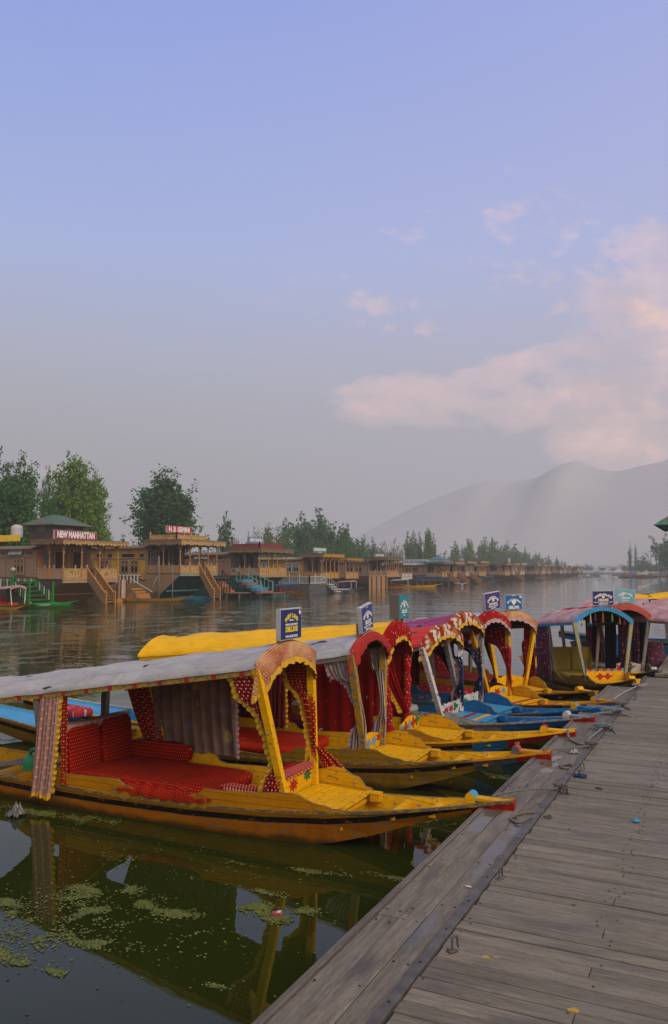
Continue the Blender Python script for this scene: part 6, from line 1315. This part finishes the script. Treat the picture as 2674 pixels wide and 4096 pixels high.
# ------------------------------------------------------------------ boats and people out on the lake
SKIN = plain('skin', (.22, .12, .08), .6); CLO = [plain('dark_coat', (.03, .03, .035), .8), plain('brown_coat', (.08, .05, .035), .8), plain('pale_shirt', (.35, .34, .33), .8)]
def person(x, y, z, rz, label, mat, seated=True):
    """one continuous skinned figure, seated or kneeling with arms forward"""
    if seated: P = [(0, 0, .12, .13), (0, 0, .36, .15), (0, 0, .58, .14), (.02, 0, .68, .06), (.04, 0, .80, .10), (.04, 0, .92, .08), (.02, .2, .58, .06), (.2, .26, .38, .05), (.38, .14, .34, .04), (.02, -.2, .58, .06), (.2, -.26, .38, .05), (.38, -.14, .34, .04), (.34, .14, .18, .08), (.5, .16, -.08, .06), (.34, -.14, .18, .08), (.5, -.16, -.08, .06)]
    else: P = [(0, 0, .86, .13), (0, 0, 1.1, .15), (.03, 0, 1.36, .15), (.05, 0, 1.47, .06), (.07, 0, 1.58, .10), (.07, 0, 1.70, .08), (.02, .2, 1.36, .06), (.2, .26, 1.12, .05), (.42, .14, 1.06, .04), (.02, -.2, 1.36, .06), (.2, -.26, 1.12, .05), (.42, -.14, 1.06, .04), (.03, .1, .46, .08), (0, .11, .03, .06), (.03, -.1, .46, .08), (0, -.11, .03, .06)]
    Ed = [(0, 1), (1, 2), (2, 3), (3, 4), (4, 5), (2, 6), (6, 7), (7, 8), (2, 9), (9, 10), (10, 11), (0, 12), (12, 13), (0, 14), (14, 15)]
    me = bpy.data.meshes.new('person'); me.from_pydata([p[:3] for p in P], Ed, []); me.materials.append(mat); o = bpy.data.objects.new('person', me); col.objects.link(o)
    m = o.modifiers.new('skin', 'SKIN'); m.use_smooth_shade = True
    for v, p in zip(me.skin_vertices[0].data if me.skin_vertices else [], P): v.radius = (p[3], p[3])
    me.skin_vertices[0].data[0].use_root = True
    o.modifiers.new('sub', 'SUBSURF').render_levels = 1; o.location = (x, y, z); o.rotation_euler.z = rz; return tag(o, label, 'person')
def ensure_skin(): pass
k = hullobj('distant_punt', 'low dark punt with one rower, left of the far lake boats', -46.4, 288, R(200), 7.0, (BLK, RIM, BLK), w=.8, h=.8)
m1 = mini_shikara('far shikara with pale blue canopy and long bow, left of the small red one', -33.2, 291, R(184), T_BLUE, BLK, k=1.05, name='distant_shikara', grp='shikaras far out on the lake', zr=.85)
m2 = mini_shikara('far shikara seen end on, dark red canopy', -28.6, 270, R(-62), F_RED, BLK, k=1.0, name='distant_shikara', grp='shikaras far out on the lake'); m3 = mini_shikara('far shikara with bright cream yellow canopy', -27.3, 261, R(188), plain('cream_canopy', (.62, .50, .18), .6), OLIV, k=1.0, name='distant_shikara', grp='shikaras far out on the lake', zr=.9)
mini_shikara('far shikara with white sloping canopy, right of the cream one', -23.5, 312, R(20), T_WHITE, BLUG, k=1.0, name='distant_shikara', grp='shikaras far out on the lake'); mini_shikara('tiny white canopied shikara in mid lake haze', -66.5, 432, R(-60), T_WHITE, BLUG, k=1.1, name='distant_shikara', grp='shikaras far out on the lake'); mini_shikara('tiny blue canopied shikara in mid lake haze', -52.4, 384, R(-50), T_BLUE, BLUG, k=1.2, name='distant_shikara', grp='shikaras far out on the lake')
for i in range(9):
    mini_shikara('pale canopied shikara in the moored line along the far right shore', -41 + i * 3.1 - (i % 2), 402 - i * 11 + (i * 7 % 5), R(15 + i * 23 % 60), [T_WHITE, T_PINK, T_GREY, T_BLUE][i % 4], BLUG, k=1.1, name='distant_shikara', grp='shikaras moored along the far right shore')
try:
    bm_ok = True
    person(-49.6, 287.0, .28, R(200), 'person in dark coat rowing the low punt', CLO[0]); person(-35.6, 290.9, .35, R(184), 'person seated at the stern of the pale blue canopied shikara', CLO[1]); person(-37.1, 290.7, .3, R(184), 'person seated forward under the pale blue canopy', CLO[2])
except Exception as e: print('person failed', e)
# wires and lamps on the right shore
for i, (x, y, h) in enumerate(((-19.5, 268, 10.0), (-24.2, 300, 9.0))):
    t = thing('street_lamp', ['taller hazy lamp post before the big dark tree', 'shorter hazy lamp post before the big dark tree'][i], 'lamp post', (x, y, 0)); b = MB(); b.tube([(0, 0, 0), (0, 0, h)], [.12, .07], 6); b.build('pole', CHR, t); b = MB(); b.bar((-.8, 0, h), (.8, 0, h), .12, .12); b.build('lamp_arm', CHR, t)
for i, (z0, z1) in enumerate(((12.5, 7.5), (9.5, 5.0))):
    b = MB(); b.tube([(-18 - 7 * j, 330 + 26 * j, z0 + (z1 - z0) * j / 10 - 1.2 * math.sin(math.pi * j / 10)) for j in range(11)], .035, 4); tag(b.build('power_cable', BLK), ['upper cable crossing the hazy right shore', 'lower cable crossing the hazy right shore'][i], 'cable')
# pavilion with green roof past the jetty on the right
t = thing('green_roofed_pavilion', 'pavilion with bright green two tier tin roof, only its eave corner in view', 'pavilion', (.55, 32.5, 0)); JG = roofsheet('jade_tin_roof', (.010, .26, .17))
def hip(b, x0, x1, y0, y1, z0, q, z1, mi=0):
    cx, cy = (x0 + x1) / 2, (y0 + y1) / 2; lo = [(x0, y0, z0), (x1, y0, z0), (x1, y1, z0), (x0, y1, z0)]; up = [(cx + (x - cx) * q, cy + (y - cy) * q, z1) for x, y, _ in lo]
    b.add(lo + up, [(0, 1, 5, 4), (1, 2, 6, 5), (2, 3, 7, 6), (3, 0, 4, 7), (4, 5, 6, 7), (3, 2, 1, 0)], mi)
b = MB(); hip(b, -2.85, 2.85, -2.7, 2.7, 4.02, .80, 4.42); b.build('lower_roof', JG, t); b = MB(); b.box((0, 0, 4.6), (3.9, 3.7, .6)); b.build('lantern_wall', JG, t); b = MB(); hip(b, -2.25, 2.25, -2.15, 2.15, 4.9, .1, 6.4); b.build('upper_roof', JG, t)
b = MB(); hip(b, -1.9, 1.9, -1.8, 1.8, 3.55, 1.28, 4.0); b.build('soffit', W_CARV, t)
for sx in (-1.7, 1.7):
    for sy in (-1.6, 1.6): b = MB(); b.box((sx, sy, 2.0), (.16, .16, 3.4)); b.build('post', W_DRK, t)
b = MB(); b.box((0, 0, .3), (4.2, 4.0, .3)); b.build('floor', GWOOD, t)

# ------------------------------------------------------------------ ropes, litter and weed near the jetty
def rope(pts, r, mat, label, name='mooring_rope', knot=None, grp='mooring ropes tied to the jetty', tail=None, rk=.035, turns=5, seed=0):
    t = thing(name, label, 'rope', pts[-1], 0, grp); o = Vector(pts[-1]); b = MB(); b.tube([Vector(p) - o for p in crom([Vector(p) for p in pts], 8)], r, 7); b.build('line', mat, t, True)
    q = random.Random(seed + len(pts)); kp = []
    n = turns * 9
    for i in range(n):
        a = 2 * math.pi * i / 9; f = i / n
        kp.append(Vector((rk * math.cos(a) * (1 - .3 * f) + (f - .5) * rk * 1.5 + q.uniform(-.004, .004), rk * .9 * math.sin(a) + q.uniform(-.005, .005), .012 + .025 * abs(math.sin(a * .5 + f * 9)) + .012 * f)))
    b = MB(); b.tube(kp, r * 1.05, 7); b.build('knot', mat, t, True)
    if tail: b = MB(); b.tube([Vector(p) - o for p in crom([Vector(p) for p in tail], 6)], r, 7); b.build('tail', mat, t, True)
    return t
TZ = DZ + .016
rope([(-1.88, 6.86, .52), (-1.80, 6.98, .535), (-1.62, 7.25, .52), (-1.43, 7.52, TZ + .02)], .009, ROPE, 'grey rope from the nearest red tipped bow to the steel strip', tail=[(-1.43, 7.52, TZ + .02), (-1.39, 7.56, TZ + .01), (-1.34, 7.47, TZ)])
rope([(-1.84, 8.80, .54), (-1.7, 9.1, .50), (-1.44, 9.50, TZ + .02)], .010, ROPE, 'grey rope from the second bow ending in a fat knot on the strip', rk=.05, turns=7, seed=3)
rope([(-1.80, 10.05, .53), (-1.74, 9.80, .475), (-1.56, 9.62, DZ + .014), (-1.53, 10.0, .475), (-1.47, 10.62, TZ + .02)], .013, ROPEB, 'sagging blue grey rope from the third bow to a thick knot', rk=.07, turns=6, seed=5, tail=[(-1.47, 10.62, TZ + .03), (-1.36, 10.6, TZ), (-1.30, 10.45, TZ - .01)])
rope([(-1.70, 11.25, .53), (-1.6, 11.5, .52), (-1.47, 11.78, TZ + .03)], .012, ROPEB, 'taut rope from the blue boat with a big blue grey tangle', rk=.085, turns=8, seed=8, tail=[(-1.47, 11.78, TZ + .04), (-1.36, 11.8, TZ), (-1.26, 11.73, TZ - .01), (-1.17, 11.80, TZ)])
rope([(-1.70, 11.88, .53), (-1.58, 12.15, .50), (-1.46, 12.45, TZ + .02)], .010, ROPE, 'dark rope from the fifth bow to a small knot', rk=.05, turns=5, seed=9, tail=[(-1.46, 12.45, TZ + .03), (-1.4, 12.42, TZ), (-1.33, 12.3, TZ)])
rope([(-1.60, 12.70, .53), (-1.56, 13.5, .52), (-1.46, 14.5, TZ + .03)], .011, ROPEW, 'pale rope from the sixth bow ending in a white loop', rk=.04, turns=4, seed=10, tail=[(-1.46, 14.5, TZ + .03), (-1.37, 14.4, TZ + .05), (-1.30, 14.55, TZ + .08), (-1.34, 14.75, TZ + .06), (-1.45, 14.62, TZ + .02)])
b = MB(); b.tube(crom([Vector(p) for p in ((-1.49, 6.78, DZ + .012), (-1.56, 6.74, DZ + .012), (-1.62, 6.64, DZ + .012), (-1.635, 6.53, DZ + .012), (-1.58, 6.46, DZ + .012), (-1.53, 6.47, DZ + .018), (-1.50, 6.55, DZ + .025), (-1.48, 6.60, TZ + .012))], 8), .009, 7); b.tube(crom([Vector(p) for p in ((-1.60, 6.52, DZ + .024), (-1.575, 6.50, DZ + .032), (-1.56, 6.46, DZ + .022), (-1.58, 6.44, DZ + .012))], 5), .010, 6)
tag(b.build('rope_loop', ROPE, None, True), 'loose rope loop lying on the wet boards beside the strip', 'rope')
b = MB(); b.tube(crom([Vector(p) for p in ((-1.50, 8.42, DZ + .012), (-1.57, 8.40, DZ + .012), (-1.60, 8.50, DZ + .012), (-1.54, 8.56, DZ + .014), (-1.49, 8.50, TZ + .01))], 6), .011, 6); tag(b.build('rope_loop', ROPE, None, True), 'small dark rope loop by the strip near the second bow', 'rope')
def rag(name, label, cat, x, y, z, sx, sy, h, mat, seed):
    rows = []; b = MB(); n = 14
    for i in range(n + 1):
        r_ = []
        for j in range(n + 1):
            u, v = -1 + 2 * i / n, -1 + 2 * j / n; p = Vector((u * 1.7 + seed, v * 1.7, seed))
            r_.append((u * sx * (1 + .3 * noise.noise(p)), v * sy * (1 + .3 * noise.noise(p + Vector((5, 0, 0)))), .004 + max(0, h * (.45 + .9 * noise.noise(p * 1.6)) * (1.25 - max(abs(u), abs(v))))))
        rows.append(r_)
    b.grid(rows); b.grid([[(p[0], p[1], p[2] - .004) for p in q][::-1] for q in rows]); tag(b.build(name, mat, None, True, (x, y, z)), label, cat)
rag('blue_rag', 'crumpled dark blue rag lying on the boards beside the strip', 'rag', -1.355, 8.16, DZ + .004, .06, .05, .05, F_BLUE, 1.0)
rag('blue_wrapper', 'tiny torn bright blue wrapper lying on the boards', 'wrapper', -.724, 6.92, DZ + .005, .028, .022, .03, BLUL, 4.0)
rag('paper_wad', 'grey crumpled paper lying on the long boards near the second bow', 'litter', -1.58, 9.16, DZ + .004, .045, .04, .07, plain('grey_paper', (.32, .33, .34), .8, .4, 20), 7.0)
rag('paper_scrap', 'small white paper scrap on the dark long board', 'litter', -1.54, 5.05, DZ + .004, .02, .008, .008, WHTP, 2.0)
rag('plastic_bag', 'grey plastic bag floating half sunk in the weed at left', 'bag', -6.47, 5.95, .0, .08, .07, .15, plain('bag_plastic', (.11, .12, .13), .3, .35, 12), 3.0)
b = MB(); cushion(b, (0, 0, .012), (.085, .05, .03), 0, 8); b.box((.012, 0, .0285), (.03, .046, .002), 1); tag(b.build('candy_carton', [plain('pink_carton', (.30, .05, .05), .6), WHTP], None, True, (-2.96, 5.10, .0), R(20)), 'small red and white carton floating in the weed', 'carton')
b = MB(); b.tube([(-1.16, 7.80, DZ + .008), (-1.13, 7.785, DZ + .012), (-1.10, 7.775, DZ + .008)], .008, 6); tag(b.build('twig', W_DRK), 'short dark stick lying on the boards', 'stick')
# things carried in the boats
t = thing('green_jerrycan', 'green plastic jerrycan cut open, standing in the nearest stern', 'jerrycan', (-6.95, 6.64, .095), R(10)); t.scale = (1.15, 1.15, 1.22)
b = MB(); n = 16
prof = [(0, .07), (.02, .085), (.10, .088), (.21, .088), (.245, .08), (.265, .055)]
rows = [[(rr_ * 1.15 * math.copysign(abs(math.cos(a)) ** .6, math.cos(a)), rr_ * math.copysign(abs(math.sin(a)) ** .6, math.sin(a)), z) for a in [2 * math.pi * i / n for i in range(n)]] for z, rr_ in prof]
b.grid(rows, close=True); b.add(rows[-1], [tuple(range(n))]); b.build('body', GRN, t, True)
b = MB(); b.tube([(-.06, 0, .255), (-.045, 0, .30), (.02, 0, .315), (.075, 0, .31), (.10, 0, .295)], .017, 8); b.build('handle', GRN, t, True); b = MB(); b.box((0, -.003, .07), (.15, .181, .10)); b.build('worn_label', plain('scuffed_white', (.30, .38, .33), .7, .6, 14), t)
rag('blue_cloth', 'dark blue cloth bundle beside the green jerrycan', 'cloth', -6.80, 6.52, .18, .12, .08, .12, plain('denim', (.012, .035, .12), .85, .4, 9), 6.0)
b = MB(); cushion(b, (0, 0, .05), (.75, .34, .12), 0, 10); tag(b.build('floral_cushion', confetti('rose_floral_cloth', (.40, .04, .06), (.48, .34, .33), 16, .3), None, True, (-8.75, 9.0, .34), R(-12)), 'red and white floral cushion lying on the stern behind the nearest boat', 'cushion')
t = thing('wooden_oar', 'grey wooden paddle lying across the nearest stern', 'paddle', (-7.1, 6.75, .27), R(12)); b = MB(); b.bar((-.7, -.1, 0), (.45, .02, .02), .045, .03); b.build('shaft', GWOOD, t); b = MB(); b.box((-.86, -.115, 0), (.34, .12, .015)); b.build('blade', GWOOD, t)
# floating duckweed: many tiny leaves in drifting patches
LEAFW = plain('duckweed_leaf', (.125, .150, .022), .55, .35, 30, isl=.8)
dw = MB(); q = random.Random(5)
PATCH = [(-6.2, 6.12, .55, .12, 1700), (-5.6, 6.2, .3, .10, 500), (-4.34, 4.62, .30, .22, 1500), (-4.5, 4.85, .25, .12, 450), (-4.75, 4.4, .45, .22, 1500), (-4.4, 4.05, .45, .22, 1600), (-4.3, 3.8, .35, .12, 420), (-4.2, 4.97, .12, .10, 260), (-3.9, 4.86, .18, .12, 560), (-3.62, 4.80, .30, .12, 600), (-3.85, 4.2, .28, .11, 520), (-4.05, 4.5, .3, .3, 500), (-3.15, 5.15, .20, .10, 520), (-2.97, 5.06, .17, .10, 560), (-2.78, 5.24, .18, .08, 420), (-3.15, 5.93, .16, .05, 200), (-2.85, 6.0, .12, .05, 150), (-3.74, 5.83, .12, .05, 120), (-3.79, 3.80, .16, .05, 110), (-4.07, 6.53, .35, .05, 160), (-2.79, 4.10, .08, .03, 50), (-4.06, 3.79, .12, .05, 80), (-3.3, 5.4, .3, .06, 160), (-2.55, 6.1, .35, .05, 300), (-2.35, 7.1, .18, .07, 260), (-2.30, 8.3, .25, .09, 600), (-2.6, 8.3, .12, .05, 140), (-2.35, 9.55, .22, .12, 800), (-2.7, 7.6, .2, .1, 180), (-4.6, 5.5, 1.6, .9, 200), (-3.3, 4.6, 1.2, 1.4, 150), (-5.2, 3.6, 1.6, 1.0, 160), (-7.2, 5.6, .6, .5, 260), (-6.9, 7.9, .7, .12, 500), (-8.6, 11.2, 1.2, .25, 700), (-8.9, 12.4, 1.4, .3, 600)]
for (cx, cy, rx, ry, n) in PATCH:
    for i in range(int(n * 1.7)):
        a = q.uniform(0, 6.3); rr = abs(q.gauss(0, .55)); x, y = cx + rx * rr * math.cos(a), cy + ry * rr * math.sin(a)
        if noise.noise(Vector((x * 6, y * 6, 1.7))) < .04 and q.random() < .93: continue
        if x > -1.97: continue
        r_ = q.uniform(.005, .0105); th = q.uniform(0, 6.3); k = 5; tz = .002 + q.uniform(0, .003)
        dw.add([(x + r_ * math.cos(th + 2 * math.pi * j / k) * (1.3 if j % 2 else 1), y + r_ * math.sin(th + 2 * math.pi * j / k), tz + q.uniform(0, .004)) for j in range(k)], [tuple(range(k))])
tag(dw.build('duckweed_leaves', LEAFW), kind='stuff')
